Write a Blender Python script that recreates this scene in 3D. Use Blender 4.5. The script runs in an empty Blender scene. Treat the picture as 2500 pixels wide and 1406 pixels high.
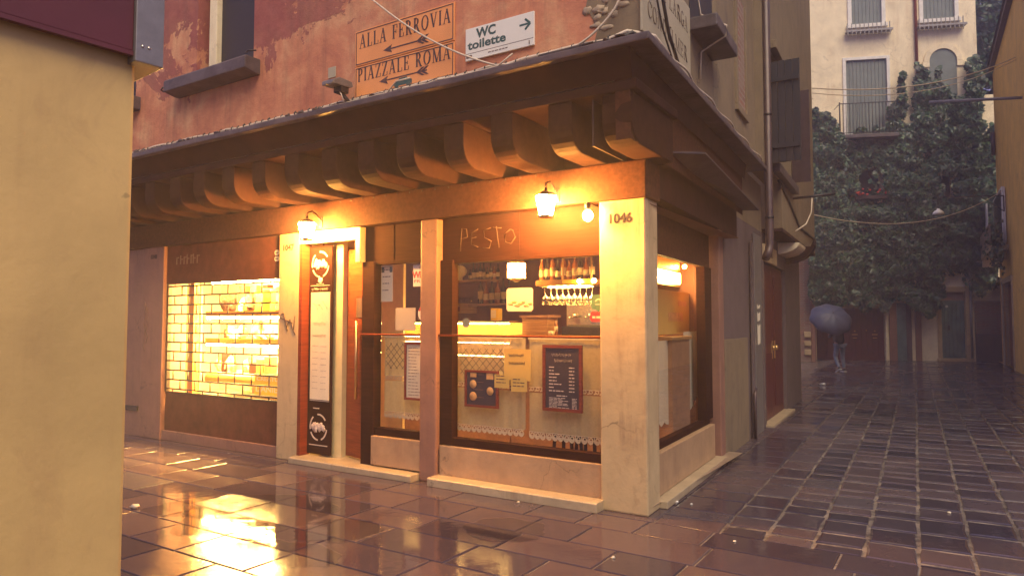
import bpy, bmesh, math, random
import numpy as np
from mathutils import Vector, Matrix, noise as mnoise

random.seed(7); rng = np.random.default_rng(7)
S = bpy.context.scene
COL = S.collection
PI = math.pi

# ------------------------------------------------------------------ camera, sky, sun, exposure
FPX, PITCH, EYE = 1700.0, math.atan(85/1700.0), 1.6
cam = bpy.data.cameras.new('camera'); cam_o = bpy.data.objects.new('camera', cam); COL.objects.link(cam_o)
cam.sensor_width = 36.0; cam.lens = FPX/2500.0*36.0; cam.clip_start = 0.05; cam.clip_end = 400
cam_o.location = (0, 0, EYE); cam_o.rotation_euler = (math.radians(90)+PITCH, 0, 0)
S.camera = cam_o
S.view_settings.view_transform = 'Standard'; S.view_settings.look = 'None'
S.view_settings.exposure = 0.45; S.view_settings.gamma = 1.0
S.cycles.use_denoising = True
S.cycles.max_bounces = 7; S.cycles.transparent_max_bounces = 12
S.cycles.sample_clamp_indirect = 4.0
S.cycles.caustics_reflective = False; S.cycles.caustics_refractive = False
SUN_EL, SUN_ROT = math.radians(53), math.radians(166)
w = bpy.data.worlds.new('World'); S.world = w; w.use_nodes = True
nt = w.node_tree; nt.nodes.clear()
wo = nt.nodes.new('ShaderNodeOutputWorld'); bg = nt.nodes.new('ShaderNodeBackground')
sky = nt.nodes.new('ShaderNodeTexSky'); sky.sky_type = 'NISHITA'; sky.sun_disc = False
sky.sun_elevation = SUN_EL; sky.sun_rotation = SUN_ROT; sky.dust_density = 4; sky.air_density = 1.5
mx = nt.nodes.new('ShaderNodeMix'); mx.data_type = 'RGBA'; mx.inputs[0].default_value = 0.86
mx.inputs[7].default_value = (4.6, 4.2, 8.2, 1)          # even rain cloud, slightly violet
nt.links.new(sky.outputs[0], mx.inputs[6]); nt.links.new(mx.outputs[2], bg.inputs[0])
bg.inputs[1].default_value = 0.055
nt.links.new(bg.outputs[0], wo.inputs[0])
sun = bpy.data.lights.new('sun', 'SUN'); sun.energy = 2.9; sun.angle = math.radians(50); sun.color = (1, .82, .55)
sun_o = bpy.data.objects.new('sun', sun); COL.objects.link(sun_o)
sun_o.rotation_euler = (math.radians(37), 0, math.radians(14))

# ------------------------------------------------------------------ frames of reference (measured walls)
def frame(o, xa):
    xa = Vector((xa[0], xa[1], 0)).normalized(); ya = Vector((-xa.y, xa.x, 0))
    m = Matrix.Identity(4)
    m.col[0][:3] = xa; m.col[1][:3] = ya; m.col[2][:3] = (0, 0, 1); m.col[3][:3] = (o[0], o[1], 0)
    return m
WORLD = Matrix.Identity(4)
FRONT = frame((1.12545, 5.83274), (.84237, -.53890))       # shop front, x to the right, y into the building
SIDE = frame((1.12545, 5.83274), (.48829, .87268))         # flank on the alley
BACK = frame((15.67, 29.72), (.985, -.17))                 # ivy house at the end
YEL = frame((19.12, 27.2), (-.509, -.861))                # yellow house on the right
PIER = frame((-1.65, 3.0), (.617, .787))                   # near wall on the left

def pix_ray(px, py):
    x = (px-1250)/FPX; y = -(py-703)/FPX
    return Vector((x, math.cos(PITCH)-y*math.sin(PITCH), math.sin(PITCH)+y*math.cos(PITCH)))
def on(fr, px, py, n=0.0):
    """(x, z) on the wall plane of a frame, n metres in front of it"""
    inv = fr.inverted(); c = inv @ Vector((0, 0, EYE)); r = inv.to_3x3() @ pix_ray(px, py)
    t = (-n-c.y)/r.y; q = c+r*t
    return q.x, q.z
def F(px, py, n=0.0): return on(FRONT, px, py, n)
def Sd(px, py, n=0.0): return on(SIDE, px, py, n)
def B(px, py, n=0.0): return on(BACK, px, py, n)
def Yw(px, py, n=0.0): return on(YEL, px, py, n)
def G(px, py, z=0.0):
    r = pix_ray(px, py); t = (z-EYE)/r.z
    return r.x*t, r.y*t

# ------------------------------------------------------------------ material helpers
MATS = {}
class NB:
    def __init__(s, name):
        s.m = bpy.data.materials.new(name); s.m.use_nodes = True; s.t = s.m.node_tree; s.t.nodes.clear()
        s.out = s.t.nodes.new('ShaderNodeOutputMaterial')
        s.p = s.t.nodes.new('ShaderNodeBsdfPrincipled'); s.t.links.new(s.p.outputs[0], s.out.inputs[0])
        s.geo = s.t.nodes.new('ShaderNodeNewGeometry')
        s.pos = s.geo.outputs['Position']
        MATS[name] = s.m
    def n(s, typ): return s.t.nodes.new(typ)
    def l(s, a, b): s.t.links.new(a, b)
    def scaled(s, sc, vec=None):
        v = s.n('ShaderNodeVectorMath'); v.operation = 'MULTIPLY'; s.l(vec or s.pos, v.inputs[0]); v.inputs[1].default_value = sc
        return v.outputs[0]
    def noise(s, scale, detail=5, rough=.6, vec=None, dist=0.0):
        t = s.n('ShaderNodeTexNoise'); t.inputs['Scale'].default_value = scale; t.inputs['Detail'].default_value = detail
        t.inputs['Roughness'].default_value = rough; t.inputs['Distortion'].default_value = dist
        s.l(vec or s.pos, t.inputs['Vector']); return t.outputs['Fac']
    def ramp(s, fac, stops):
        r = s.n('ShaderNodeValToRGB'); e = r.color_ramp.elements
        while len(e) < len(stops): e.new(.5)
        for k, (p, c) in enumerate(stops):
            e[k].position = p; e[k].color = (c, c, c, 1) if isinstance(c, (int, float)) else (*c, 1)
        s.l(fac, r.inputs[0]); return r.outputs[0]
    def mix(s, fac, a, b, mode='MIX'):
        m = s.n('ShaderNodeMix'); m.data_type = 'RGBA'; m.blend_type = mode
        for sock, v in ((m.inputs[0], fac), (m.inputs[6], a), (m.inputs[7], b)):
            if isinstance(v, (int, float)): sock.default_value = v
            elif isinstance(v, tuple): sock.default_value = (*v, 1)
            else: s.l(v, sock)
        return m.outputs[2]
    def math(s, op, a, b=0.0, clamp=False):
        m = s.n('ShaderNodeMath'); m.operation = op; m.use_clamp = clamp
        for sock, v in ((m.inputs[0], a), (m.inputs[1], b)):
            if isinstance(v, (int, float)): sock.default_value = v
            else: s.l(v, sock)
        return m.outputs[0]
    def z(s):
        x = s.n('ShaderNodeSeparateXYZ'); s.l(s.pos, x.inputs[0]); return x.outputs[2]
    def bump(s, h, strength=.3, dist=.02):
        b = s.n('ShaderNodeBump'); b.inputs['Strength'].default_value = strength; b.inputs['Distance'].default_value = dist
        s.l(h, b.inputs['Height']); s.l(b.outputs[0], s.p.inputs['Normal'])
    def col(s, c):
        if isinstance(c, tuple): s.p.inputs['Base Color'].default_value = (*c, 1)
        else: s.l(c, s.p.inputs['Base Color'])
    def rough(s, r):
        if isinstance(r, (int, float)): s.p.inputs['Roughness'].default_value = r
        else: s.l(r, s.p.inputs['Roughness'])

def plain(name, c, rough=.6, metal=0.0, var=.25, scale=9.0, bump=.12, spec=None):
    b = NB(name); f = b.noise(scale, 6, .65)
    lo = tuple(x*(1-var) for x in c); hi = tuple(min(1, x*(1+var)) for x in c)
    b.col(b.ramp(f, [(.3, lo), (.7, hi)])); b.rough(rough); b.p.inputs['Metallic'].default_value = metal
    if bump: b.bump(b.noise(scale*6, 4), bump, .01)
    if spec is not None: b.p.inputs['Specular IOR Level'].default_value = spec
    return b.m
def stone(name, c, stain=(.12, .07, .05), rough=.55, amount=.55, scale=1.0):
    """pale stone or plaster with damp streaks, grime blotches and little chips"""
    b = NB(name)
    f = b.noise(3.0*scale, 7, .62); base = b.ramp(f, [(.28, tuple(x*.78 for x in c)), (.72, tuple(min(1, x*1.08) for x in c))])
    streak = b.noise(1.0, 6, .7, b.scaled((6*scale, 6*scale, .55*scale)))
    blot = b.noise(1.7*scale, 8, .7, dist=.6)
    m = b.math('MULTIPLY', b.ramp(streak, [(.48, 0.0), (.72, 1.0)]), b.ramp(blot, [(.4, 0.0), (.65, 1.0)]))
    m = b.math('MULTIPLY', m, amount)
    col = b.mix(m, base, stain)
    chip = b.ramp(b.noise(24*scale, 3, .5), [(.73, 0.0), (.77, 1.0)])
    col = b.mix(b.math('MULTIPLY', chip, .6), col, tuple(x*.4 for x in c))
    vo = b.n('ShaderNodeTexVoronoi'); vo.feature = 'DISTANCE_TO_EDGE'; vo.inputs['Scale'].default_value = 1.5*scale
    wv = b.n('ShaderNodeTexNoise'); wv.inputs['Scale'].default_value = 5*scale; wv.inputs['Detail'].default_value = 5; b.l(b.pos, wv.inputs['Vector'])
    ad_ = b.n('ShaderNodeVectorMath'); ad_.operation = 'ADD'; sc_ = b.n('ShaderNodeVectorMath'); sc_.operation = 'SCALE'; sc_.inputs['Scale'].default_value = .35/scale
    b.l(wv.outputs['Color'], sc_.inputs[0]); b.l(b.pos, ad_.inputs[0]); b.l(sc_.outputs[0], ad_.inputs[1]); b.l(ad_.outputs[0], vo.inputs['Vector'])
    crack = b.math('MULTIPLY', b.ramp(vo.outputs['Distance'], [(.002, 1.0), (.010, 0.0)]), b.ramp(b.noise(1.1*scale, 4), [(.5, 0.0), (.6, .75)]))
    if name != 'pier_stone': col = b.mix(crack, col, tuple(x*.25 for x in c))
    worn = b.ramp(b.noise(6.5*scale, 8, .72, dist=.8), [(.56, 0.0), (.66, .5)]); col = b.mix(worn, col, tuple(.5*(x+y) for x, y in zip(c, stain)))
    b.col(col); b.rough(rough)
    b.bump(b.math('ADD', b.math('MULTIPLY', b.noise(22, 4), .5), b.math('MULTIPLY', f, 2.0)), .22, .014)
    return b.m
def wood(name, c, rough=.45, grain=(1.2, 1.2, 18)):
    b = NB(name); f = b.noise(3, 6, .6, b.scaled(grain)); g = b.noise(2, 4)
    c1 = b.ramp(f, [(.3, tuple(x*.62 for x in c)), (.7, tuple(x*1.25 for x in c))])
    b.col(b.mix(b.math('MULTIPLY', g, .5), c1, tuple(x*.6 for x in c))); b.rough(rough); b.bump(f, .25, .008); b.p.inputs['Specular IOR Level'].default_value = .05
    return b.m
def glow(name, c, strength):
    b = NB(name); b.col((0.8, .7, .5)); b.p.inputs['Emission Color'].default_value = (*c, 1); b.p.inputs['Emission Strength'].default_value = strength
    return b.m
def glass(name, tint=(1, 1, 1), refl=.09, rough=.02):
    b = NB(name); t = b.n('ShaderNodeBsdfTransparent'); t.inputs[0].default_value = (*tint, 1)
    g = b.n('ShaderNodeBsdfGlossy'); g.inputs['Roughness'].default_value = rough
    dt = b.n('ShaderNodeVectorMath'); dt.operation = 'DOT_PRODUCT'; b.l(b.geo.outputs['Incoming'], dt.inputs[0]); b.l(b.geo.outputs['Normal'], dt.inputs[1])
    f5 = b.math('POWER', b.math('SUBTRACT', 1.0, b.math('ABSOLUTE', dt.outputs['Value'])), 5)
    mxs = b.n('ShaderNodeMixShader'); b.l(b.math('ADD', b.math('MULTIPLY', f5, .9), refl, True), mxs.inputs[0])
    b.l(t.outputs[0], mxs.inputs[1]); b.l(g.outputs[0], mxs.inputs[2]); b.l(mxs.outputs[0], b.out.inputs[0])
    b.t.nodes.remove(b.p); return b.m
def cloth(name, c, through=.25, light=.3):
    b = NB(name); t = b.n('ShaderNodeBsdfTransparent'); d = b.n('ShaderNodeBsdfDiffuse'); tl = b.n('ShaderNodeBsdfTranslucent')
    f = b.noise(40, 3); cc = b.ramp(f, [(.3, tuple(x*.85 for x in c)), (.7, c)])
    b.l(cc, d.inputs[0]); b.l(cc, tl.inputs[0])
    m1 = b.n('ShaderNodeMixShader'); m1.inputs[0].default_value = light; b.l(d.outputs[0], m1.inputs[1]); b.l(tl.outputs[0], m1.inputs[2])
    m2 = b.n('ShaderNodeMixShader'); m2.inputs[0].default_value = through; b.l(m1.outputs[0], m2.inputs[1]); b.l(t.outputs[0], m2.inputs[2])
    b.l(m2.outputs[0], b.out.inputs[0]); b.t.nodes.remove(b.p); return b.m

# ------------------------------------------------------------------ mesh builder
class MB:
    def __init__(s): s.v = []; s.f = []; s.sm = []
    def add(s, vs, fs, smooth=False):
        o = len(s.v); s.v += [tuple(v) for v in vs]; s.f += [tuple(i+o for i in f) for f in fs]; s.sm += [smooth]*len(fs); return s
    def box(s, x0, x1, y0, y1, z0, z1):
        return s.add([(x0,y0,z0),(x1,y0,z0),(x1,y1,z0),(x0,y1,z0),(x0,y0,z1),(x1,y0,z1),(x1,y1,z1),(x0,y1,z1)],
                     [(0,3,2,1),(4,5,6,7),(0,1,5,4),(1,2,6,5),(2,3,7,6),(3,0,4,7)])
    def prism(s, poly, y0, y1):
        """(x, z) outline pushed along y"""
        n = len(poly); vs = [(x, y0, z) for x, z in poly]+[(x, y1, z) for x, z in poly]
        return s.add(vs, [tuple(range(n)), tuple(range(2*n-1, n-1, -1))]+[(i, i+n, (i+1) % n+n, (i+1) % n) for i in range(n)])
    def prism_x(s, poly, x0, x1):
        """(y, z) outline pushed along x"""
        n = len(poly); vs = [(x0, y, z) for y, z in poly]+[(x1, y, z) for y, z in poly]
        return s.add(vs, [tuple(range(n)), tuple(range(2*n-1, n-1, -1))]+[(i, i+n, (i+1) % n+n, (i+1) % n) for i in range(n)])
    def prism_z(s, poly, z0, z1):
        n = len(poly); vs = [(x, y, z0) for x, y in poly]+[(x, y, z1) for x, y in poly]
        return s.add(vs, [tuple(range(n)), tuple(range(2*n-1, n-1, -1))]+[(i, i+n, (i+1) % n+n, (i+1) % n) for i in range(n)])
    def tube(s, pts, r, seg=8, radii=None):
        pts = [Vector(p) for p in pts]; vs = []; fs = []; ref = None
        for i, p in enumerate(pts):
            d = (pts[min(i+1, len(pts)-1)]-pts[max(i-1, 0)]).normalized()
            if ref is None: ref = Vector((0, 0, 1)) if abs(d.z) < .9 else Vector((1, 0, 0))
            a = d.cross(ref)
            if a.length < 1e-4: a = d.cross(Vector((1, 0, .3)))
            a.normalize(); b2 = d.cross(a).normalized(); rr = radii[i] if radii else r
            for k in range(seg):
                th = 2*PI*k/seg; vs.append(p+a*math.cos(th)*rr+b2*math.sin(th)*rr)
        for i in range(len(pts)-1):
            for k in range(seg):
                k2 = (k+1) % seg; fs.append((i*seg+k, i*seg+k2, (i+1)*seg+k2, (i+1)*seg+k))
        fs.append(tuple(range(seg-1, -1, -1))); fs.append(tuple((len(pts)-1)*seg+k for k in range(seg)))
        return s.add(vs, fs, True)
    def lathe(s, prof, c, seg=14, flip=False):
        vs = []; fs = []
        for r, z in prof:
            for k in range(seg):
                th = 2*PI*k/seg; vs.append((c[0]+r*math.cos(th), c[1]+r*math.sin(th), c[2]+z))
        for i in range(len(prof)-1):
            for k in range(seg):
                k2 = (k+1) % seg; fs.append((i*seg+k, i*seg+k2, (i+1)*seg+k2, (i+1)*seg+k))
        fs.append(tuple(range(seg-1, -1, -1))); fs.append(tuple((len(prof)-1)*seg+k for k in range(seg)))
        return s.add(vs, fs, True)
    def blob(s, c, r, seed=0, amp=.25, seg=12, rings=8):
        vs = []; fs = []
        for i in range(rings+1):
            ph = PI*i/rings
            for k in range(seg):
                th = 2*PI*k/seg; d = Vector((math.sin(ph)*math.cos(th), math.sin(ph)*math.sin(th), math.cos(ph)))
                q = 1+amp*mnoise.noise(d*1.6+Vector((seed*3.1, seed*1.7, 0)))*1.6
                vs.append((c[0]+d.x*r[0]*q, c[1]+d.y*r[1]*q, c[2]+d.z*r[2]*q))
        for i in range(rings):
            for k in range(seg):
                k2 = (k+1) % seg; fs.append((i*seg+k, (i+1)*seg+k, (i+1)*seg+k2, i*seg+k2))
        return s.add(vs, fs, True)
    def wall(s, x0, x1, z0, z1, holes, y, depth, back=True):
        """flat wall face at y with rectangular holes; reveals go in by depth"""
        xs = sorted({x0, x1, *[h[0] for h in holes], *[h[1] for h in holes]}); zs = sorted({z0, z1, *[h[2] for h in holes], *[h[3] for h in holes]})
        xs = [x for x in xs if x0 <= x <= x1]; zs = [z for z in zs if z0 <= z <= z1]
        for i in range(len(xs)-1):
            for j in range(len(zs)-1):
                cx, cz = (xs[i]+xs[i+1])/2, (zs[j]+zs[j+1])/2
                if any(h[0] < cx < h[1] and h[2] < cz < h[3] for h in holes): continue
                s.add([(xs[i], y, zs[j]), (xs[i+1], y, zs[j]), (xs[i+1], y, zs[j+1]), (xs[i], y, zs[j+1])], [(0, 1, 2, 3)])
                if back: s.add([(xs[i], y+depth, zs[j]), (xs[i], y+depth, zs[j+1]), (xs[i+1], y+depth, zs[j+1]), (xs[i+1], y+depth, zs[j])], [(0, 1, 2, 3)])
        for a, b2, c, d in holes:
            for p, q in (((a, c), (a, d)), ((a, d), (b2, d)), ((b2, d), (b2, c)), ((b2, c), (a, c))):
                s.add([(p[0], y, p[1]), (q[0], y, q[1]), (q[0], y+depth, q[1]), (p[0], y+depth, p[1])], [(0, 1, 2, 3)])
        for p, q in (((x0, z0), (x0, z1)), ((x0, z1), (x1, z1)), ((x1, z1), (x1, z0)), ((x1, z0), (x0, z0))):
            s.add([(p[0], y, p[1]), (p[0], y+depth, p[1]), (q[0], y+depth, q[1]), (q[0], y, q[1])], [(0, 1, 2, 3)])
        return s
    def build(s, name, mat, parent=None, fr=None, base=None, bev=0.0, smooth_all=False):
        me = bpy.data.meshes.new(name)
        if parent is not None: base = BASE[parent.name]
        bx = Vector(base or (0, 0, 0))
        me.from_pydata([(v[0]-bx.x, v[1]-bx.y, v[2]-bx.z) for v in s.v], [], s.f)
        for p, q in zip(me.polygons, s.sm): p.use_smooth = q or smooth_all
        me.update()
        bm = bmesh.new(); bm.from_mesh(me)
        bmesh.ops.recalc_face_normals(bm, faces=bm.faces[:])
        if bev:
            es = [e for e in bm.edges if len(e.link_faces) == 2 and e.calc_face_angle(0) > .5]
            bmesh.ops.bevel(bm, geom=es, offset=bev, segments=2, affect='EDGES', profile=.6, clamp_overlap=True)
        bm.to_mesh(me); bm.free()
        o = bpy.data.objects.new(name, me); COL.objects.link(o)
        me.materials.append(MATS[mat])
        if parent is not None: o.parent = parent; BASE[o.name] = tuple(bx)
        else:
            o.matrix_world = (fr or WORLD) @ Matrix.Translation(bx); BASE[o.name] = tuple(bx)
        return o
BASE = {}
def tag(o, label=None, cat=None, group=None, kind=None):
    if label: o['label'] = label
    if cat: o['category'] = cat
    if group: o['group'] = group
    if kind: o['kind'] = kind
    return o
def thing(name, label, cat, fr, base, group=None):
    o = bpy.data.objects.new(name, None); COL.objects.link(o); o.empty_display_size = .1
    o.matrix_world = fr @ Matrix.Translation(Vector(base)); BASE[o.name] = tuple(base)
    return tag(o, label, cat, group)
def copy_tree(o, mw=None, parent=None, label=None):
    c = o.copy(); COL.objects.link(c)
    if o.name in BASE: BASE[c.name] = BASE[o.name]
    if parent: c.parent = parent; c.matrix_parent_inverse = o.matrix_parent_inverse.copy()
    for ch in o.children: copy_tree(ch, None, c)
    if mw is not None: c.matrix_world = mw
    if label: c['label'] = label
    return c

# ------------------------------------------------------------------ lettering
def ring(o, i, a0=0, a1=360, n=28):
    """polygons of a bowl between an outer and an inner ellipse (cx, cy, rx, ry)"""
    out = []
    for k in range(n):
        t0, t1 = (math.radians(a0+(a1-a0)*q/n) for q in (k, k+1))
        out.append([(o[0]+o[2]*math.cos(t0), o[1]+o[3]*math.sin(t0)), (o[0]+o[2]*math.cos(t1), o[1]+o[3]*math.sin(t1)),
                    (i[0]+i[2]*math.cos(t1), i[1]+i[3]*math.sin(t1)), (i[0]+i[2]*math.cos(t0), i[1]+i[3]*math.sin(t0))])
    return out
def bar(x0, y0, x1, y1, wd):
    d = Vector((x1-x0, y1-y0)).normalized(); nx, ny = -d.y*wd/2, d.x*wd/2
    return [(x0+nx, y0+ny), (x0-nx, y0-ny), (x1-nx, y1-ny), (x1+nx, y1+ny)]
def dg(x0, x1, wd, y0=0, y1=1):   # slanted stem with level ends
    return [(x0-wd/2, y0), (x0+wd/2, y0), (x1+wd/2, y1), (x1-wd/2, y1)]
T, H_ = .15, .05
def stem(x, a=0, b=1, wd=T): return [[(x-wd/2, a), (x+wd/2, a), (x+wd/2, b), (x-wd/2, b)]]
def serif(x, y, h=.13): return [[(x-h, y-H_/2 if y else 0), (x+h, y-H_/2 if y else 0), (x+h, y+H_/2 if y < 1 else 1), (x-h, y+H_/2 if y < 1 else 1)]]
def hl(x0, x1, y): return [[(x0, max(0, y-H_/2)), (x1, max(0, y-H_/2)), (x1, min(1, y+H_/2)), (x0, min(1, y+H_/2))]]
def tick(x, y0, y1): return [[(x-.02, y0), (x+.02, y0), (x+.02, y1), (x-.02, y1)]]
def st2(x): return stem(x)+serif(x, 0)+serif(x, 1)
GL = {
 'I': (.34, st2(.17)),
 'L': (.62, st2(.18)+hl(.18, .58, 0)+tick(.57, 0, .26)),
 'E': (.64, st2(.18)+hl(.18, .58, 0)+hl(.18, .56, 1)+hl(.18, .44, .52)+tick(.57, 0, .26)+tick(.55, .76, 1)+tick(.44, .4, .64)),
 'F': (.6, st2(.18)+hl(.18, .56, 1)+hl(.18, .44, .5)+tick(.55, .74, 1)+tick(.44, .38, .62)),
 'A': (.78, [dg(.12, .39, H_+.012), dg(.64, .39, T)]+hl(.2, .56, .34)+serif(.12, 0, .11)+serif(.64, 0, .14)),
 'V': (.76, [dg(.39, .13, T), dg(.39, .64, H_+.012)]+serif(.13, 1, .14)+serif(.64, 1, .11)),
 'O': (.8, ring((.4, .5, .36, .51), (.4, .5, .23, .47))),
 'C': (.72, ring((.4, .5, .36, .51), (.42, .5, .25, .47), 40, 320)+tick(.67, .7, .92)),
 'G': (.78, ring((.4, .5, .36, .51), (.42, .5, .25, .47), 40, 320)+stem(.62, .06, .42, .11)+serif(.62, .43, .12)),
 'D': (.76, st2(.18)+ring((.3, .5, .4, .5), (.3, .5, .27, .465), -90, 90)),
 'P': (.64, st2(.18)+ring((.3, .74, .3, .26), (.3, .74, .17, .225), -90, 90)+hl(.18, .32, .48)+hl(.18, .32, 1)),
 'R': (.74, st2(.18)+ring((.3, .75, .28, .25), (.3, .75, .15, .215), -90, 90)+hl(.18, .32, .5)+hl(.18, .32, 1)+[dg(.62, .38, .12, 0, .5)]+serif(.64, 0, .1)),
 'Z': (.66, [dg(.12, .53, T)]+hl(.06, .6, 0)+hl(.08, .6, 1)+tick(.59, 0, .26)+tick(.08, .76, 1)),
 'M': (.98, [dg(.15, .17, H_+.01), dg(.49, .17, T), dg(.49, .8, H_+.01)]+stem(.82)+serif(.14, 0, .1)+serif(.82, 0, .14)+serif(.12, 1, .08)+serif(.84, 1, .12)),
 'N': (.82, stem(.15, 0, 1, H_+.01)+stem(.68, 0, 1, H_+.01)+[dg(.66, .17, T)]+serif(.15, 0, .1)+serif(.1, 1, .1)+serif(.68, 1, .1)),
 'U': (.78, stem(.17, .3, 1)+stem(.62, .3, 1, H_+.01)+ring((.4, .32, .29, .33), (.42, .32, .19, .29), 180, 360)+serif(.17, 1)+serif(.62, 1, .1)),
 ' ': (.42, []),
}
def serif_text(mb, txt, x0, x1, z0, h, y0, y1, slope=0.0):
    total = sum(GL[c][0] for c in txt)+.1*(len(txt)-1); k = (x1-x0)/total; cx = 0.0
    for c in txt:
        wd, polys = GL[c]
        for q, p in enumerate(polys):
            dy = .0002*q
            mb.prism([(x0+(cx+a)*k, z0+b*h+slope*(cx+a)*k) for a, b in p], y0-dy, y1)
        cx += wd+.1
def sans(mb, txt, x, z, size, y0, y1, align='CENTER', width=None, shear=0.0, bold=0.0):
    cu = bpy.data.curves.new('lettering', 'FONT'); cu.body = txt; cu.size = size; cu.align_x = align; cu.shear = shear
    cu.extrude = abs(y1-y0)/2; cu.offset = bold; cu.resolution_u = 3
    o = bpy.data.objects.new('lettering', cu); me = bpy.data.meshes.new_from_object(o)
    xs = [v.co.x for v in me.vertices] or [0, 1]
    k = width/(max(xs)-min(xs)) if width else 1.0
    vs = [(x+v.co.x*k, (y0+y1)/2-v.co.z, z+v.co.y) for v in me.vertices]
    mb.add(vs, [tuple(p.vertices) for p in me.polygons])
    bpy.data.objects.remove(o); bpy.data.curves.remove(cu); bpy.data.meshes.remove(me)
def squiggle(mb, x0, x1, z, h, y, r=.004, seed=1):
    rr = random.Random(seed); n = max(4, int((x1-x0)/(h*.45))); pts = []
    for i in range(n*2+1):
        pts.append((x0+(x1-x0)*i/(n*2), y, z+h*(.5+.5*(-1 if i % 2 else 1)*rr.uniform(.4, 1))))
    mb.tube(pts, r, 4)
def dash_line(mb, x0, x1, z, h, y, seed=1):
    """a row of word-like dashes (writing too small to read)"""
    rr = random.Random(seed); x = x0
    while x < x1:
        wd = min(rr.uniform(.02, .06), x1-x)
        mb.box(x, x+wd, y-.001, y, z, z+h); x += wd+.008

# ------------------------------------------------------------------ materials
b = NB('red_plaster')       # old red limewash over paler orange render, peeling along a ragged line near the ledge
big = b.noise(.9, 8, .68, dist=.4); fine = b.noise(5, 8, .7); zz = b.z()
edge = b.math('ADD', b.math('MULTIPLY', b.math('SUBTRACT', zz, 4.42), 1.1), b.math('MULTIPLY', b.math('SUBTRACT', big, .5), 6.0))
top = b.ramp(b.math('ADD', edge, b.math('MULTIPLY', b.math('SUBTRACT', fine, .5), .5)), [(.42, 0.0), (.5, 1.0)])
under = b.ramp(b.noise(2.2, 8, .66, dist=.5), [(.3, (.44, .14, .085)), (.5, (.60, .24, .13)), (.72, (.72, .42, .22))])
over = b.ramp(fine, [(.25, (.25, .058, .055)), (.75, (.42, .125, .10))])
over = b.mix(b.ramp(b.noise(.6, 5, .6), [(.45, 0.0), (.7, .55)]), over, (.42, .24, .12))
c = b.mix(top, under, over)
st = b.math('MULTIPLY', b.ramp(b.noise(1, 6, .7, b.scaled((5, 5, .5))), [(.5, 0.0), (.75, 1.0)]), .45)
b.col(b.mix(st, c, (.12, .06, .05))); b.rough(.8)
b.bump(b.math('ADD', b.math('MULTIPLY', top, .6), b.noise(14, 6, .65)), .5, .015)

b = NB('brick')             # bare brick and rubble
br = b.n('ShaderNodeTexBrick'); sx = b.n('ShaderNodeSeparateXYZ'); b.l(b.pos, sx.inputs[0])
cb = b.n('ShaderNodeCombineXYZ'); b.l(b.math('ADD', b.math('MULTIPLY', sx.outputs[0], .8), b.math('MULTIPLY', sx.outputs[1], .6)), cb.inputs[0]); b.l(sx.outputs[2], cb.inputs[1])
b.l(cb.outputs[0], br.inputs['Vector']); br.inputs['Scale'].default_value = 1; br.inputs['Brick Width'].default_value = .25; br.inputs['Row Height'].default_value = .075
br.inputs['Mortar Size'].default_value = .012; br.inputs['Color1'].default_value = (.30, .12, .08, 1); br.inputs['Color2'].default_value = (.20, .09, .07, 1); br.inputs['Mortar'].default_value = (.30, .25, .2, 1)
b.col(b.mix(b.ramp(b.noise(2.4, 6), [(.45, 0.0), (.6, .8)]), br.outputs[0], (.26, .19, .15))); b.rough(.85); b.bump(br.outputs['Fac'], .5, .01)

stone('pale_stone', (.56, .42, .23), (.17, .09, .06), .5, .9, .75)
stone('step_stone', (.46, .36, .23), (.16, .10, .07), .38, .6, 1.6)
stone('panel_stone', (.44, .28, .155), (.22, .12, .08), .5, .6, 1.2)
stone('pink_stone', (.27, .135, .095), (.13, .07, .065), .6, .75, 1.4)
stone('pier_stone', (.68, .46, .17), (.36, .21, .09), .5, .85, .4)
stone('ochre_render', (.22, .165, .10), (.085, .062, .058), .75, .85)
stone('grey_render', (.125, .093, .095), (.045, .034, .042), .7, .8)
stone('pale_render', (.93, .80, .54), (.50, .32, .17), .85, .75, .6)
stone('yellow_render', (.85, .50, .10), (.38, .22, .08), .8, .55, .5)
wood('dark_wood', (.034, .012, .009), .8)
wood('shutter_wood', (.13, .042, .028), .6, (2, 2, 2))
wood('beam_wood', (.080, .033, .022), .65, (9, 9, 9))
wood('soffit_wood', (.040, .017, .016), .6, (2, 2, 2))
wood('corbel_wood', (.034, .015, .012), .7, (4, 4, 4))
wood('door_wood', (.24, .065, .028), .35)
wood('crate_wood', (.40, .22, .09), .55)
wood('frame_wood', (.22, .045, .022), .4)
plain('lead', (.085, .066, .072), .45, 0, .5, 4, .4)
plain('bitumen', (.05, .037, .042), .5, 0, .4, 5, .3)
plain('dark_metal', (.035, .03, .032), .4, .4)
plain('pipe_brown', (.07, .045, .045), .35, .2)
plain('grey_metal', (.24, .225, .22), .4, .5, .15)
plain('steel', (.55, .5, .45), .25, .9, .1)
plain('brass', (.75, .5, .2), .3, .9, .1)
plain('red_panel', (.10, .014, .022), .45, 0, .12, 3)
plain('red_door', (.085, .011, .015), .4, 0, .25, 6)
plain('maroon_door', (.085, .018, .022), .4, 0, .3, 6)
plain('green_shutter', (.035, .055, .055), .5, 0, .2, 4)
plain('grey_shutter', (.16, .19, .18), .6, 0, .15, 3)
plain('navy_shutter', (.012, .014, .022), .5, 0, .2, 3)
plain('teal_door', (.10, .16, .16), .6, 0, .45, 3)
plain('white_paint', (.75, .72, .66), .5, 0, .12, 6)
plain('cream_paint', (.74, .60, .32), .45, 0, .12, 5)
plain('cable_grey', (.62, .52, .40), .5, 0, .2, 20)
plain('black_rubber', (.02, .018, .02), .5)
plain('sign_orange', (.85, .34, .11), .5, 0, .10, 2, .05)
plain('sign_ink', (.07, .04, .045), .6)
plain('sign_white', (.80, .78, .70), .35, 0, .04, 2, .03)
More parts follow.
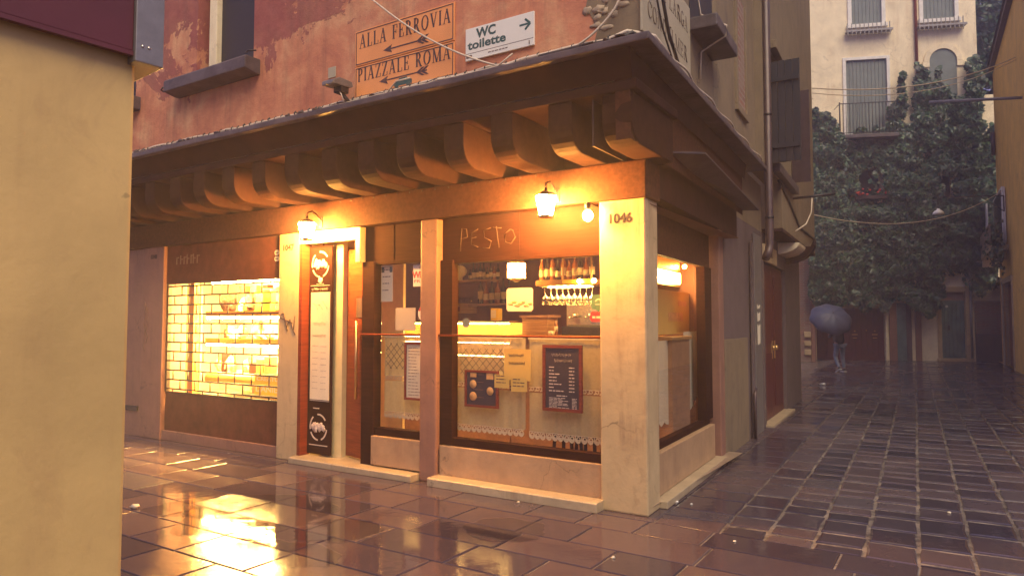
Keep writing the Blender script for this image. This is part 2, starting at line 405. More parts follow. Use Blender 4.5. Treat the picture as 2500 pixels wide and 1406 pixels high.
plain('sign_cream', (.42, .37, .26), .5, 0, .08, 2, .05)
plain('sign_green', (.03, .09, .085), .5)
plain('paper', (.74, .66, .50), .7, 0, .06, 5, .05)
plain('paper_yellow', (.62, .42, .10), .7, 0, .06, 5, .05)
plain('paper_grey', (.48, .42, .34), .7, 0, .06, 5, .05)
plain('ink', (.10, .06, .05), .7)
plain('number_ink', (.035, .018, .022), .8)
plain('faded_ink', (.20, .16, .12), .7)
plain('chalkboard', (.035, .024, .030), .5, 0, .25, 6, .05)
plain('chalk', (.62, .52, .46), .8)
plain('chalk_dim', (.20, .11, .075), .8)
plain('scratch', (.085, .045, .032), .8)
plain('red_plastic', (.60, .05, .04), .4)
plain('green_plastic', (.10, .20, .11), .4)
plain('blue_plastic', (.08, .13, .36), .4)
plain('white_goods', (.80, .74, .60), .4, 0, .1, 6)
plain('bread', (.60, .33, .12), .6, 0, .35, 12)
plain('pastry_dark', (.24, .11, .045), .5, 0, .45, 10)
plain('tray_gold', (.85, .58, .05), .35, 0, .08, 5)
plain('case_orange', (.75, .33, .06), .3, 0, .12, 3)
plain('bar_counter', (.28, .15, .09), .4)
plain('inner_wall', (.15, .055, .032), .7, 0, .15, 2)
plain('shop_wall', (.85, .78, .60), .6, 0, .05, 3)
plain('inner_floor', (.28, .2, .14), .4)
plain('bottle_dark', (.035, .03, .02), .08, 0, .3, 30, 0, .8)
plain('bottle_amber', (.30, .11, .025), .08, 0, .3, 30, 0, .8)
plain('bottle_label', (.65, .55, .40), .6)
plain('jeans', (.16, .20, .27), .8, 0, .25, 12)
plain('jacket', (.030, .034, .050), .7, 0, .2, 8)
plain('skin', (.42, .25, .18), .5, 0, .08, 10)
plain('hair', (.04, .028, .02), .6)
plain('umbrella_cloth', (.045, .055, .105), .5, 0, .15, 5, .05)
plain('flower_red', (.55, .05, .04), .6)
plain('roof_tile', (.10, .065, .055), .7, 0, .4, 6, .3)
cloth('curtain_cloth', (.44, .38, .25), .12, .25)
cloth('lace', (.74, .66, .50), .05, .3)
cloth('plastic_film', (.62, .60, .50), .16, .2)
glass('pane_glass', (1, .98, .94), .045)
glass('drink_glass', (.96, .93, .85), .30, .05)
glow('lantern_glass', (1.0, .43, .075), 1900)
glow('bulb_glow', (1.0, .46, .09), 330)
glow('pendant_glow', (1.0, .48, .09), 70)
glow('strip_glow', (1.0, .56, .15), 90)
glow('case_glow', (1.0, .56, .14), 500)

b = NB('ivy_leaf')
ri = b.geo.outputs['Random Per Island']; cl = b.noise(1.3, 4, .6)
cc = b.ramp(b.math('ADD', b.math('MULTIPLY', ri, .6), b.math('MULTIPLY', cl, .4)), [(.2, (.007, .018, .020)), (.45, (.018, .046, .034)), (.7, (.036, .092, .046)), (.92, (.13, .21, .075))])
b.col(cc); b.rough(.38); b.p.inputs['Specular IOR Level'].default_value = .5

def paving(name, r_lo, r_mid, r_hi, k):
    b = NB(name)      # wet trachyte: every slab its own tone, wetter and drier patches
    ri = b.geo.outputs['Random Per Island']
    tone = b.ramp(ri, [(0.0, (.036, .029, .048)), (.35, (.066, .050, .070)), (.7, (.105, .072, .082)), (1.0, (.062, .056, .078))])
    gr = b.noise(55, 5, .7); b.col(b.mix(b.math('MULTIPLY', gr, .45), tone, (.022, .018, .024)))
    wet = b.noise(.75, 6, .62, dist=.5)
    r0 = b.ramp(wet, [(.36, r_lo), (.52, r_mid), (.70, r_hi)])
    b.rough(b.math('ADD', r0, b.math('MULTIPLY', b.math('SUBTRACT', ri, .5), .20), True))
    b.p.inputs['IOR'].default_value = 1.5; b.p.inputs['Specular IOR Level'].default_value = .62
    pit = b.noise(42, 5, .7); wave = b.noise(5.5, 3, .5)
    hh = b.math('ADD', b.math('MULTIPLY', pit, b.ramp(wet, [(.4, .05), (.7, .55)])), b.math('MULTIPLY', wave, 1.5))
    b.bump(hh, k, .012)
paving('paving_stone', .08, .20, .42, .17)
paving('court_stone', .05, .10, .30, .12)
b = NB('joint_mortar')
b.col(b.ramp(b.noise(3.5, 6, .7), [(.38, (.055, .048, .052)), (.62, (.26, .22, .19))])); b.rough(b.ramp(b.noise(2, 4), [(.35, .10), (.65, .3)])); b.bump(b.noise(60, 5), .4, .01)

# ------------------------------------------------------------------ ground: one big sheet, slabs on it
mb = MB(); mb.add([(-160, -160, -.010), (160, -160, -.010), (160, 160, -.010), (-160, 160, -.010)], [(0, 1, 2, 3)])
tag(mb.build('ground', 'joint_mortar'), kind='structure')

def clip(poly, nx, ny, d):
    out = []
    for i in range(len(poly)):
        p, q = poly[i], poly[(i+1) % len(poly)]; a = p[0]*nx+p[1]*ny-d; c2 = q[0]*nx+q[1]*ny-d
        if a >= 0: out.append(p)
        if (a >= 0) != (c2 >= 0): t = a/(a-c2); out.append((p[0]+(q[0]-p[0])*t, p[1]+(q[1]-p[1])*t))
    return out
def slab(mb, poly, rr, tilt=.006, lip=.010):
    n = len(poly)
    if n < 3: return
    cx = sum(p[0] for p in poly)/n; cy = sum(p[1] for p in poly)/n
    area = abs(sum(poly[i][0]*poly[(i+1) % n][1]-poly[(i+1) % n][0]*poly[i][1] for i in range(n)))/2
    if area < .004: return
    a, c2 = rr.uniform(-tilt, tilt), rr.uniform(-tilt, tilt)
    def sh(k): return [(cx+(p[0]-cx)*(1-k/max(.06, math.hypot(p[0]-cx, p[1]-cy))), cy+(p[1]-cy)*(1-k/max(.06, math.hypot(p[0]-cx, p[1]-cy)))) for p in poly]
    lev = [(sh(0), -.0095), (sh(.003), -.003), (sh(lip), 0.0)]
    vs = []
    for ps, z in lev:
        for p in ps: vs.append((p[0], p[1], z+max(-.0035, min(.0035, a*(p[0]-cx)+c2*(p[1]-cy)))*(1 if z > -.009 else 0)))
    fs = [tuple(range(2*n, 3*n))]
    for k in range(2):
        for i in range(n): fs.append((k*n+i, k*n+(i+1) % n, (k+1)*n+(i+1) % n, (k+1)*n+i))
    mb.add(vs, fs)
fx, fy = FRONT.col[0].xy, FRONT.col[1].xy; K = FRONT.col[3].xy
BND = -.12
# front court: long slabs laid along the shop front
mb = MB(); rr = random.Random(3); y = BND
while y > -9.5:
    dp = rr.uniform(.34, .44); x = -17+rr.uniform(0, .6)
    while x < 9:
        ln = rr.uniform(.45, .95); g = .007
        rect = [(x+g, y-dp+g), (x+ln-g, y-dp+g), (x+ln-g, y-g), (x+g, y-g)]
        slab(mb, [tuple(K+fx*p[0]+fy*p[1]) for p in rect], rr, .0032); x += ln
    y -= dp
y = 0
x = -17
tag(mb.build('court_paving', 'court_stone'), kind='structure')
# alley: narrow rows running away, pale wide joints
ad = Vector((.5010, .8654)); an = Vector((ad.y, -ad.x))      # along and across the alley
mb = MB(); rr = random.Random(5); o2 = Vector(G(1790, 1262)); s = -1.56
first = True
while s < 13:
    wd = .33 if s > -.2 else .52; t = -6.0
    g = .013 if s > -.3 else .006
    while t < 32:
        jit = lambda: rr.uniform(-.009, .009)
        ln = rr.choice([.27, .34, .40, .48]); ln *= rr.uniform(.92, 1.08)
        gg = g*rr.choice([1.6, 1.9, 2.2, 2.6])
        rect = [(s+g+jit(), t+gg+jit()), (s+wd/2, t+gg+jit()*.6), (s+wd-g+jit(), t+gg+jit()), (s+wd-g+jit()*.6, t+ln/2), (s+wd-g+jit(), t+ln-gg+jit()), (s+wd/2, t+ln-gg+jit()*.6), (s+g+jit(), t+ln-gg+jit()), (s+g+jit()*.6, t+ln/2)]
        poly = [tuple(o2+an*p[0]+ad*p[1]) for p in rect]
        poly = clip(poly, fy.x, fy.y, K.dot(fy)+BND+.012)
        if poly: slab(mb, poly, rr, .008, .022)
        t += ln
    s += wd
tag(mb.build('alley_paving', 'paving_stone'), kind='structure')
# strip of slabs right under the shop front
mb = MB(); x = -17.0; rr = random.Random(9)
while x < .05:
    ln = min(rr.uniform(.5, 1.0), .06-x)
    if ln > .05: slab(mb, [tuple(K+fx*p[0]+fy*p[1]) for p in ((x+.005, BND+.006), (x+ln-.005, BND+.006), (x+ln-.005, .3), (x+.005, .3))], rr, .003)
    x += ln
tag(mb.build('kerb_paving', 'court_stone'), kind='structure')

glass('rain_water', (.86, .86, .88), .03, .05)
def puddle(px, py, rx, ry, seed, rot=0.0):
    x0, y0 = G(px, py); pts = []
    for k in range(60):
        a = 2*PI*k/60; q = 1+.38*mnoise.noise(Vector((math.cos(a)*1.4+seed, math.sin(a)*1.4, seed*.7)))+.12*mnoise.noise(Vector((math.cos(a)*5+seed, math.sin(a)*5, 2)))
        p = fx*(rx*q*math.cos(a))+fy*(ry*q*math.sin(a)); pts.append((x0+p.x, y0+p.y))
    m = MB(); m.add([(x, y, .0042) for x, y in pts], [tuple(range(60))]); tag(m.build('puddle', 'rain_water'), kind='structure')
puddle(600, 1255, .62, .62, 1); puddle(470, 1240, .42, .30, 5); puddle(820, 1290, .30, .34, 9); puddle(1230, 1290, .35, .30, 14); puddle(700, 1345, .5, .22, 20)

# ------------------------------------------------------------------ corner building
CB = thing('corner_building', 'red plastered corner building with a timber jetty over a lit bar front', 'building', FRONT, (-3.5, 0, 0))
TOPZ, JY, LEDGE = 2.66, -.65, 3.70
def part(mb, name, mat, parent=CB, **k): return mb.build(name, mat, parent, **k)
def pillar(x0, x1, mat, y1=.36, z1=TOPZ, bev=.012, y0=0.0): return part(MB().box(x0, x1, y0, y1, 0, z1), 'pillar', mat, bev=bev)
# corner pillar: skewed to follow the flank
SX = Vector((SIDE.col[0].xy.dot(fx), SIDE.col[0].xy.dot(fy)))      # flank direction in front coordinates
SN = Vector((SX.y, -SX.x))                                         # outward from the flank
def sf(v, n=0.0): q = SX*v+SN*n; return (q.x, q.y)                 # flank (v, outward n) -> front coordinates
cp = MB().prism_z([(-.43, 0), (0, 0), sf(.33), (-.43, .33)], 0, TOPZ); cp = part(cp, 'corner_pillar', 'pale_stone', bev=.015)
def number(txt, x, z, h, y=-.003, parent=CB):
    m = MB(); sans(m, txt, x, z, h, y, y+.004, bold=.003); return m.build('house_number', 'number_ink', parent)
number('1046', -.235, 2.46, .115, -.004, cp)
pm = pillar(-2.46, -2.245, 'pink_stone', bev=.02)
p7 = pillar(-4.66, -4.30, 'pale_stone'); number('1047', -4.5, 2.46, .1, -.004, p7)
pl = pillar(-7.60, -7.08, 'pink_stone', z1=2.70); number('1048', -7.33, 2.50, .08, -.004, pl)
part(MB().box(-14, -7.60, .02, .3, 0, 2.70), 'ground_floor_wall', 'pink_stone')
part(MB().box(-8.6, -7.66, -.0, .02, .35, .42), 'letter_slot', 'dark_metal')
# main window wall panels
part(MB().box(-2.245, -.43, .10, .16, 2.235, TOPZ), 'fascia_panel', 'dark_wood')
part(MB().box(-1.325, -1.312, .094, .10, 2.24, TOPZ), 'panel_batten', 'dark_wood')
fr1 = MB(); fr1.box(-2.245, -2.09, .06, .16, .38, 2.235); fr1.box(-.455, -.43, .08, .16, .38, 2.235); fr1.box(-2.09, -.455, .07, .17, .375, .455); fr1.box(-2.09, -.455, .09, .17, 2.20, 2.235)
w1 = part(fr1, 'window_frame', 'dark_wood', bev=.004)
part(MB().add([(-2.09, .12, .455), (-.455, .12, .455), (-.455, .12, 2.2), (-2.09, .12, 2.2)], [(0, 1, 2, 3)]), 'window_pane', 'pane_glass', w1)
part(MB().tube([(-2.3, .04, 1.475), (-.44, .04, 1.47)], .012, 6), 'guard_rail', 'frame_wood', w1)
part(MB().box(-2.22, -.43, .03, .3, .085, .375), 'plinth_panel', 'panel_stone', bev=.006)
part(MB().prism_x([(-.14, 0), (-.14, .075), (-.128, .085), (.3, .085), (.3, 0)], -2.24, -.405), 'stone_step', 'step_stone', bev=.006)
# second window
part(MB().box(-3.33, -2.46, .10, .16, 2.27, TOPZ), 'fascia_panel', 'dark_wood')
part(MB().box(-2.92, -2.91, .094, .10, 2.28, TOPZ), 'panel_batten', 'dark_wood')
fr2 = MB(); fr2.box(-3.34, -3.16, .06, .18, .05, 2.27); fr2.box(-3.16, -2.46, .08, .17, .39, .475); fr2.box(-3.16, -2.46, .09, .17, 2.235, 2.27)
w2 = part(fr2, 'window_frame', 'dark_wood', bev=.004)
part(MB().add([(-3.16, .12, .47), (-2.46, .12, .47), (-2.46, .12, 2.24), (-3.16, .12, 2.24)], [(0, 1, 2, 3)]), 'window_pane', 'pane_glass', w2)
part(MB().tube([(-3.34, .04, 1.475), (-2.45, .04, 1.475)], .011, 6), 'guard_rail', 'frame_wood', w2)
part(MB().box(-3.16, -2.46, .03, .3, .085, .39), 'plinth_panel', 'panel_stone', bev=.006)
part(MB().prism_x([(-.12, 0), (-.12, .06), (-.108, .07), (.3, .07), (.3, 0)], -4.30, -2.47), 'stone_step', 'step_stone', bev=.006)
qa, qb = F(932, 700, -.6)[0], F(985, 700, -.6)[0]
part(MB().box(qa, qb, .60, .64, .07, 2.35), 'interior_partition', 'cream_paint')
# doorway
df = MB(); df.box(-4.30, -3.34, .02, .12, 2.52, TOPZ); df.box(-3.41, -3.34, .02, .12, 2.27, 2.52)
door_fr = part(df, 'door_frame', 'cream_paint', bev=.004)
part(MB().box(-4.30, -4.25, .0, .14, .07, 2.52), 'door_jamb', 'frame_wood')
pw0, pw1 = F(790, 800, -.17)[0], F(836, 800, -.17)[0]
part(MB().box(pw0, pw1, .17, .24, .07, 2.6), 'passage_wall', 'cream_paint')
dr = part(MB().prism_z([(pw1, .24), (pw1, .30), (-3.35, .20), (-3.36, .15)], .09, 2.44), 'door', 'door_wood', bev=.006)
part(MB().tube([(-3.50, .14, .75), (-3.50, .14, 1.62)], .016, 8), 'door_handle', 'brass', dr)
part(MB().prism_z([(-3.56, .20), (-3.44, .165), (-3.445, .16), (-3.565, .195)], 1.66, 1.88), 'handle_plate', 'brass', dr)
# left shop: shutter box, lattice grille, closed shutter panel, base stone
part(MB().box(-7.08, -4.66, .05, .12, 2.14, 2.70), 'fascia_panel', 'shutter_wood')
mt = MB()
for k, (dx, h) in enumerate(((0, .10), (.09, .12), (.17, .10), (.24, .13), (.33, .12), (.38, .13), (.47, .11))): mt.box(-6.86+dx, -6.84+dx, .046, .049, 2.40, 2.40+h); mt.box(-6.84+dx, -6.80+dx, .046, .049, 2.40+h*(.5 if k % 2 else .85), 2.415+h*(.5 if k % 2 else .85))
part(mt, 'worn_lettering', 'chalk_dim')
part(MB().box(-7.08, -4.66, .02, .3, 0, .13), 'base_stone', 'pink_stone', bev=.006)
part(MB().box(-7.06, -4.66, .055, .085, .13, .655), 'shutter_panel', 'shutter_wood')
gm = MB(); zs = np.linspace(.655, 2.14, 13)
zz2 = [.655, .70]+list(np.linspace(.70, 2.10, 12)[1:])+[2.14]
for i, z in enumerate(zz2): gm.tube([(-7.06, .06, z), (-4.66, .06, z)], .0115, 6)
for i in range(len(zz2)-1):
    x = -7.06+(.0 if i % 2 else .17)
    while x < -4.66: gm.tube([(x, .06, zz2[i]), (x, .06, zz2[i+1])], .0100, 6); x += .335
part(gm, 'lattice_shutter', 'dark_metal')
part(MB().box(-7.07, -7.03, .05, .10, .655, 2.14), 'shutter_rail', 'dark_metal'); part(MB().box(-4.70, -4.66, .05, .10, .655, 2.14), 'shutter_rail', 'dark_metal')
# beam over everything
part(MB().prism_z([(-14, -.03), (.02, -.03), (.02, .3), (-14, .3)], TOPZ, 2.98), 'beam', 'beam_wood', bev=.012)
nm = MB()
for k in range(16): nm.blob((-3.6+k*.17, -.034, 2.955), (.010, .006, .010), k, 0, 6, 4)
part(nm, 'beam_nails', 'dark_metal')
# jetty: corbels, plate, sloping fascia, ledge
cprof = [(.28, 2.985), (-.44, 2.985)]+[(-.44-.20*math.sin(t), 3.185-.20*math.cos(t)) for t in np.linspace(.15, PI/2, 7)]+[(-.64, 3.37), (.28, 3.37)]
first_c = None; k = 0
for x in [-.47-.535*i for i in range(25)]:
    cm = MB().prism_x(cprof, x-.11, x+.11)
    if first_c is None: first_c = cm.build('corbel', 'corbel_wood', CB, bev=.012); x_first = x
    else:
        q = first_c.copy(); COL.objects.link(q); q.location = (x-x_first+random.uniform(-.02, .02), random.uniform(-.02, .015), random.uniform(-.004, 0)); q.rotation_euler = (0, 0, random.uniform(-.006, .006))
cend = [(.28, 2.985), (-.44, 2.985)]+[(-.44-.20*math.sin(t), 3.185-.20*math.cos(t)) for t in np.linspace(.15, PI/2, 7)]+[(-.64, 3.28), (-.62, 3.30), (-.62, 3.37), (.28, 3.37)]
part(MB().prism_x(cend, -.10, .15), 'corbel', 'corbel_wood', bev=.01)
part(MB().box(-.20, -.185, -.60, .2, 2.99, 3.36), 'iron_strap', 'dark_metal')
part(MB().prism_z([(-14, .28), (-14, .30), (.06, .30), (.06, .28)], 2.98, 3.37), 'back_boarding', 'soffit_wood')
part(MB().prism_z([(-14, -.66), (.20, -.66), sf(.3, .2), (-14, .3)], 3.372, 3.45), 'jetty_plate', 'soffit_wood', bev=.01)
# sloping boarding up to the ledge on both faces, ledge slab on top
def ring3(n1, n2, z): q = Vector((0, 0)); a = intersect(n1, n2); return (a[0], a[1], z)
def intersect(n1, n2):
    # corner point n1 in front of the shop front and n2 outside the flank
    x = (n2-(-n1)*SN.y)/SN.x; return (x, -n1)
FAR = 3.62
def flank_end(n2, v): q = sf(v, n2); return (q[0], q[1])
def two_faced(n_lo, z_lo, n_hi, z_hi, m_lo, m_hi):
    """boarding that runs along the front and turns the corner along the flank"""
    m = MB(); a, c2 = intersect(n_lo, m_lo), intersect(n_hi, m_hi); e0, e1 = flank_end(m_lo, FAR), flank_end(m_hi, FAR)
    m.add([(-14, -n_lo, z_lo), (*a, z_lo), (*c2, z_hi), (-14, -n_hi, z_hi)], [(0, 1, 2, 3)])
    m.add([(*a, z_lo), (*e0, z_lo), (*e1, z_hi), (*c2, z_hi)], [(0, 1, 2, 3)])
    return m
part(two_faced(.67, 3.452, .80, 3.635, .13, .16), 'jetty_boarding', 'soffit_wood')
cA, cE = intersect(.86, .33), flank_end(.33, FAR+.5)
lp = [(-14, -.86), cA, cE, flank_end(-.3, FAR+.5), (-14, .2)]
part(MB().prism_z(lp, 3.64, 3.70), 'ledge', 'lead', bev=.012)
lp2 = [(-14, -.78), intersect(.78, .25), flank_end(.25, FAR+.5), flank_end(-.2, FAR+.5), (-14, .2)]
part(MB().prism_z(lp2, 3.701, 3.722), 'ledge_flashing', 'bitumen', bev=.008)
# end wall of the jetty on the flank
part(MB().add([(*sf(-.63, .10), 3.0), (*sf(.0, .10), 2.985), (*sf(FAR, .10), 2.985), (*sf(FAR, .10), 3.64), (*sf(-.66, .10), 3.64)], [(0, 1, 2, 3, 4)])
     .add([(*sf(-.63, .10), 3.0), (*sf(-.63, -.02), 3.0), (*sf(-.66, -.02), 3.64), (*sf(-.66, .10), 3.64)], [(0, 1, 2, 3)]), 'jetty_side', 'beam_wood')
# upper walls
WX = (-5.40, -4.34, 4.50, 6.6); WX2 = (-7.75, -6.72, 4.50, 6.6)
c0 = intersect(.65, .20)
part(MB().wall(-14, c0[0], LEDGE+.015, 9, [WX, WX2], JY, .30), 'upper_wall', 'red_plaster')
part(MB().prism_z([c0, flank_end(.20, FAR+.45), flank_end(-.2, FAR+.45), (c0[0]-.4, c0[1]+.002)], LEDGE+.015, 9), 'upper_wall', 'ochre_render')
# bare rubble at the corner
rp = []
rr = random.Random(21)
for i in range(46):
    z = 3.86+rr.random()*1.0; wmax = max(.1, .42-.22*abs(z-4.2)+.1*rr.random()); x = c0[0]-.02-rr.random()*wmax
    m = rp; m.append((x, z))
rm = MB()
rm.prism([(c0[0]-.001, 3.74), (c0[0]-.001, 5.0), (c0[0]-.12, 4.95), (c0[0]-.22, 4.6), (c0[0]-.40, 4.34), (c0[0]-.46, 4.1), (c0[0]-.36, 3.9), (c0[0]-.40, 3.74)], JY-.006, JY+.05)
part(rm, 'bare_render', 'ochre_render')
rm = MB()
for i, (x, z) in enumerate(rp): rm.blob((x, JY-.004, z), (rr.uniform(.03, .075), .012, rr.uniform(.02, .04)), i, .5, 8, 5)
stone('rubble_stone', (.40, .31, .22), (.15, .1, .07), .8, .6, 3)
part(rm, 'bare_rubble', 'rubble_stone')
dm = MB(); rd = random.Random(12)
for k in range(60):
    x = rd.choice([-6.6, -5.3, -4.9, -3.4, -3.0, -1.6, .1, -2.3])+rd.gauss(0, .16); dm.blob((x, -.72-rd.random()*.08, 3.722+.01), (rd.uniform(.02, .06), .03, rd.uniform(.008, .026)), k, .6, 8, 5)
do = part(dm, 'ledge_dirt', 'bitumen'); do['kind'] = 'stuff'
# upper windows: rough frame, shutter, sill
for (a, c2, z0, z1) in (WX, WX2):
    f = MB(); f.box(a+.16, a+.30, JY+.05, JY+.22, z0, z1); f.box(c2-.05, c2, JY+.05, JY+.22, z0, z1)
    wf = part(f, 'window', 'pale_render', bev=.006)
    part(MB().box(a+.30, c2-.05, JY+.12, JY+.16, z0, z1), 'shutter', 'navy_shutter', wf)
    part(MB().box(a, a+.16, JY+.20, JY+.24, z0, z1), 'window_board', 'navy_shutter', wf)
    part(MB().prism_x([(JY-.20, z0-.14), (JY-.20, z0-.02), (JY-.19, z0), (JY+.25, z0+.01), (JY+.25, z0-.16), (JY-.05, z0-.17)], a-.36, c2+.12), 'window_sill', 'lead', wf, bev=.012)
    for hk in (MB().tube([(c2+.02, JY-.12, z0+.06), (c2+.12, JY-.16, z0+.05), (c2+.18, JY-.10, z0+.06)], .009, 6), MB().tube([(a-.36, JY-.2, z0-.08), (a-.40, JY-.2, z0-.11), (a-.37, JY-.18, z0-.13)], .012, 6)): part(hk, 'shutter_hook', 'dark_metal', wf)

# flank: beam, canopy, window, walls
def sbox(mb, v0, v1, n0, n1, z0, z1):
    """box along the flank: v along, n outward"""
    return mb.prism_z([sf(v0, n0), sf(v1, n0), sf(v1, n1), sf(v0, n1)], z0, z1)
part(sbox(MB(), .05, 3.64, -.25, .02, TOPZ+.04, 3.08), 'beam', 'soffit_wood')  # darker wood than the front beam: the canopy's shade put into the colour
cv = [(*sf(.27, .021), 3.09), (*sf(.82, .31), 3.165), (*sf(3.60, .31), 3.03), (*sf(3.68, .021), 3.065)]
part(MB().add(cv+[(x, y, z+.018) for x, y, z in cv], [(0, 3, 2, 1), (4, 5, 6, 7)]+[(i, (i+1) % 4, (i+1) % 4+4, i+4) for i in range(4)]), 'canopy', 'bitumen')
part(sbox(MB(), .33, 2.62, -.16, -.10, 2.24, TOPZ+.04), 'fascia_panel', 'beam_wood')
f3 = sbox(MB(), .33, 2.55, -.18, -.10, .44, .50); sbox(f3, 2.32, 2.63, -.18, -.08, .50, 2.24)
w3 = part(f3, 'window_frame', 'dark_wood', bev=.004)
part(MB().add([(*sf(.33, -.14), .5), (*sf(2.33, -.14), .5), (*sf(2.33, -.14), 2.24), (*sf(.33, -.14), 2.24)], [(0, 1, 2, 3)]), 'window_pane', 'pane_glass', w3)
part(sbox(MB(), .33, 2.55, -.24, -.04, .07, .44), 'plinth_panel', 'panel_stone', bev=.006)
part(sbox(MB(), .31, 2.66, -.24, .07, 0, .065), 'stone_step', 'step_stone', bev=.008)
part(sbox(MB(), 2.64, 2.86, -.22, .012, 0, TOPZ+.04), 'pillar', 'pink_stone', bev=.012)
part(sbox(MB(), 2.86, 5.62, -.22, -.005, 0, 3.0), 'ground_floor_wall', 'grey_render')
part(sbox(MB(), 2.88, 4.30, -.005, .012, 0, 1.40), 'damp_render', 'ochre_render', bev=.004)
part(sbox(MB(), 3.64, 5.62, -.22, -.003, 3.0, 3.72), 'flank_wall', 'ochre_render')
# pilaster strip, window sill and blind niche high on the flank
part(MB().prism_z([sf(1.66, .2), sf(1.72, .23), sf(1.88, .23), sf(1.94, .2)], 3.76, 8.9), 'wall_strip', 'ochre_render')
ns = MB(); sbox(ns, 2.75, 2.83, .19, .235, 4.2, 5.6); sbox(ns, 3.35, 3.43, .19, .235, 4.2, 5.6); sbox(ns, 2.75, 3.43, .19, .24, 4.12, 4.2)
part(ns, 'blind_window', 'ochre_render', bev=.01)
part(sbox(MB(), 2.83, 3.35, .2, .205, 4.2, 5.6), 'blind_panel', 'brick')
part(sbox(MB(), .72, 1.62, .19, .46, 4.32, 4.44), 'window_sill', 'lead', bev=.015)
part(sbox(MB(), .72, 1.62, .16, .205, 4.44, 6.0), 'shutter', 'navy_shutter')

# rooms behind the glass
room = MB()
bx0, bx1, by1 = -4.70, -.02, 3.0
room.add([(bx0, by1, 0), (sf(by1, -.2)[0], by1, 0), (sf(by1, -.2)[0], by1, 2.62), (bx0, by1, 2.62)], [(0, 1, 2, 3)])
room.add([(bx0, .16, 0), (bx0, by1, 0), (bx0, by1, 2.62), (bx0, .16, 2.62)], [(0, 1, 2, 3)])
part(room, 'interior_wall', 'inner_wall')
part(MB().add([(bx0, .1, 2.62), (0, .1, 2.62), (0, by1, 2.62), (bx0, by1, 2.62)], [(0, 1, 2, 3)]), 'interior_ceiling', 'inner_wall')
part(MB().add([(bx0, .1, .06), (0, .1, .06), (0, by1, .06), (bx0, by1, .06)], [(0, 1, 2, 3)]), 'interior_floor', 'inner_floor')
sh = MB(); sx0, sx1, sy1 = -8.3, -4.72, 1.75
sh.add([(sx0, sy1, 0), (sx1, sy1, 0), (sx1, sy1, 2.6), (sx0, sy1, 2.6)], [(0, 1, 2, 3)]); sh.add([(sx0, .1, 0), (sx0, sy1, 0), (sx0, sy1, 2.6), (sx0, .1, 2.6)], [(0, 1, 2, 3)])
sh.add([(sx1, .1, 0), (sx1, sy1, 0), (sx1, sy1, 2.6), (sx1, .1, 2.6)], [(0, 1, 2, 3)]); sh.add([(sx0, .1, 2.3), (sx1, .1, 2.3), (sx1, sy1, 2.3), (sx0, sy1, 2.3)], [(0, 1, 2, 3)])
sh.add([(sx0, .1, .5), (sx1, .1, .5), (sx1, sy1, .5), (sx0, sy1, .5)], [(0, 1, 2, 3)])
part(sh, 'interior_wall', 'shop_wall')
part(MB().box(-6.72, -6.60, .16, .24, .5, 2.3), 'shop_mullion', 'case_orange')
part(MB().box(-8.25, F(490, 800, -1.0)[0], 1.0, 1.03, .52, 2.28), 'shop_panel', 'shop_wall')

# ------------------------------------------------------------------ wall lanterns and bulb
def lantern(x, z, label):
    t = thing('wall_lantern', label, 'lantern', FRONT, (x, -.03, z+.08), 'lit lanterns on the bar front')
    y = -.24; h, wt, wb = .165, .068, .042
    gl = MB(); gl.add([(x-wb, y-wb, z-h/2), (x+wb, y-wb, z-h/2), (x+wb, y+wb, z-h/2), (x-wb, y+wb, z-h/2), (x-wt, y-wt, z+h/2), (x+wt, y-wt, z+h/2), (x+wt, y+wt, z+h/2), (x-wt, y+wt, z+h/2)],
                      [(0, 3, 2, 1), (4, 5, 6, 7), (0, 1, 5, 4), (1, 2, 6, 5), (2, 3, 7, 6), (3, 0, 4, 7)])
    gl.build('lantern_glass', 'lantern_glass', t)
    fm = MB()
    for a, c2 in ((-1, -1), (1, -1), (1, 1), (-1, 1)): fm.tube([(x+a*wb*1.03, y+c2*wb*1.03, z-h/2), (x+a*wt*1.03, y+c2*wt*1.03, z+h/2)], .0055, 5)
    fm.box(x-wb*1.15, x+wb*1.15, y-wb*1.15, y+wb*1.15, z-h/2-.022, z-h/2-.001)
    fm.build('lantern_frame', 'dark_metal', t)
    cap = MB().lathe([(wt*1.75, 0), (wt*1.0, .035), (.02, .045), (.014, .055), (.018, .068), (.004, .085)], (x, y, z+h/2+.002), 4); cap.sm = [False]*len(cap.sm)
    cap.build('lantern_cap', 'dark_metal', t)
    br = MB().tube([(x, -.03, z+.13), (x, -.10, z+.20), (x, -.17, z+.23), (x, y, z+.20), (x, y, z+h/2+.07)], .010, 6); br.box(x-.022, x+.022, -.045, -.03, z+.06, z+.18)
    br.build('bracket', 'dark_metal', t)
    return t
lantern(-3.90, 2.625, 'lit lantern over the doorway beside house number 1047')
lantern(-.83, 2.625, 'lit lantern with a bright halo next to the small bare bulb')
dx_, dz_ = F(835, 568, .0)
tag(MB().blob((dx_, .016, dz_), (.03, .010, .016), 0, 0, 12, 8).build('header_highlight', 'bulb_glow', None, FRONT, (dx_, .02, dz_)), 'small glowing oval added for the highlight on the cream doorway header', 'light')  # added emitter: the bright highlight on the header built as a glowing oval
t = thing('bulb_lamp', 'small round lit bulb under the beam right of the lantern', 'bulb', FRONT, (-.49, .05, 2.60), None)
MB().blob((-.49, -.10, 2.53), (.045, .045, .05), 0, 0, 12, 8).build('bulb', 'bulb_glow', t)
MB().lathe([(.02, 0), (.028, .02), (.028, .06), (.012, .07)], (-.49, -.10, 2.575), 10).tube([(-.49, -.10, 2.64), (-.49, .1, 2.64)], .01, 6).build('bulb_holder', 'dark_metal', t)

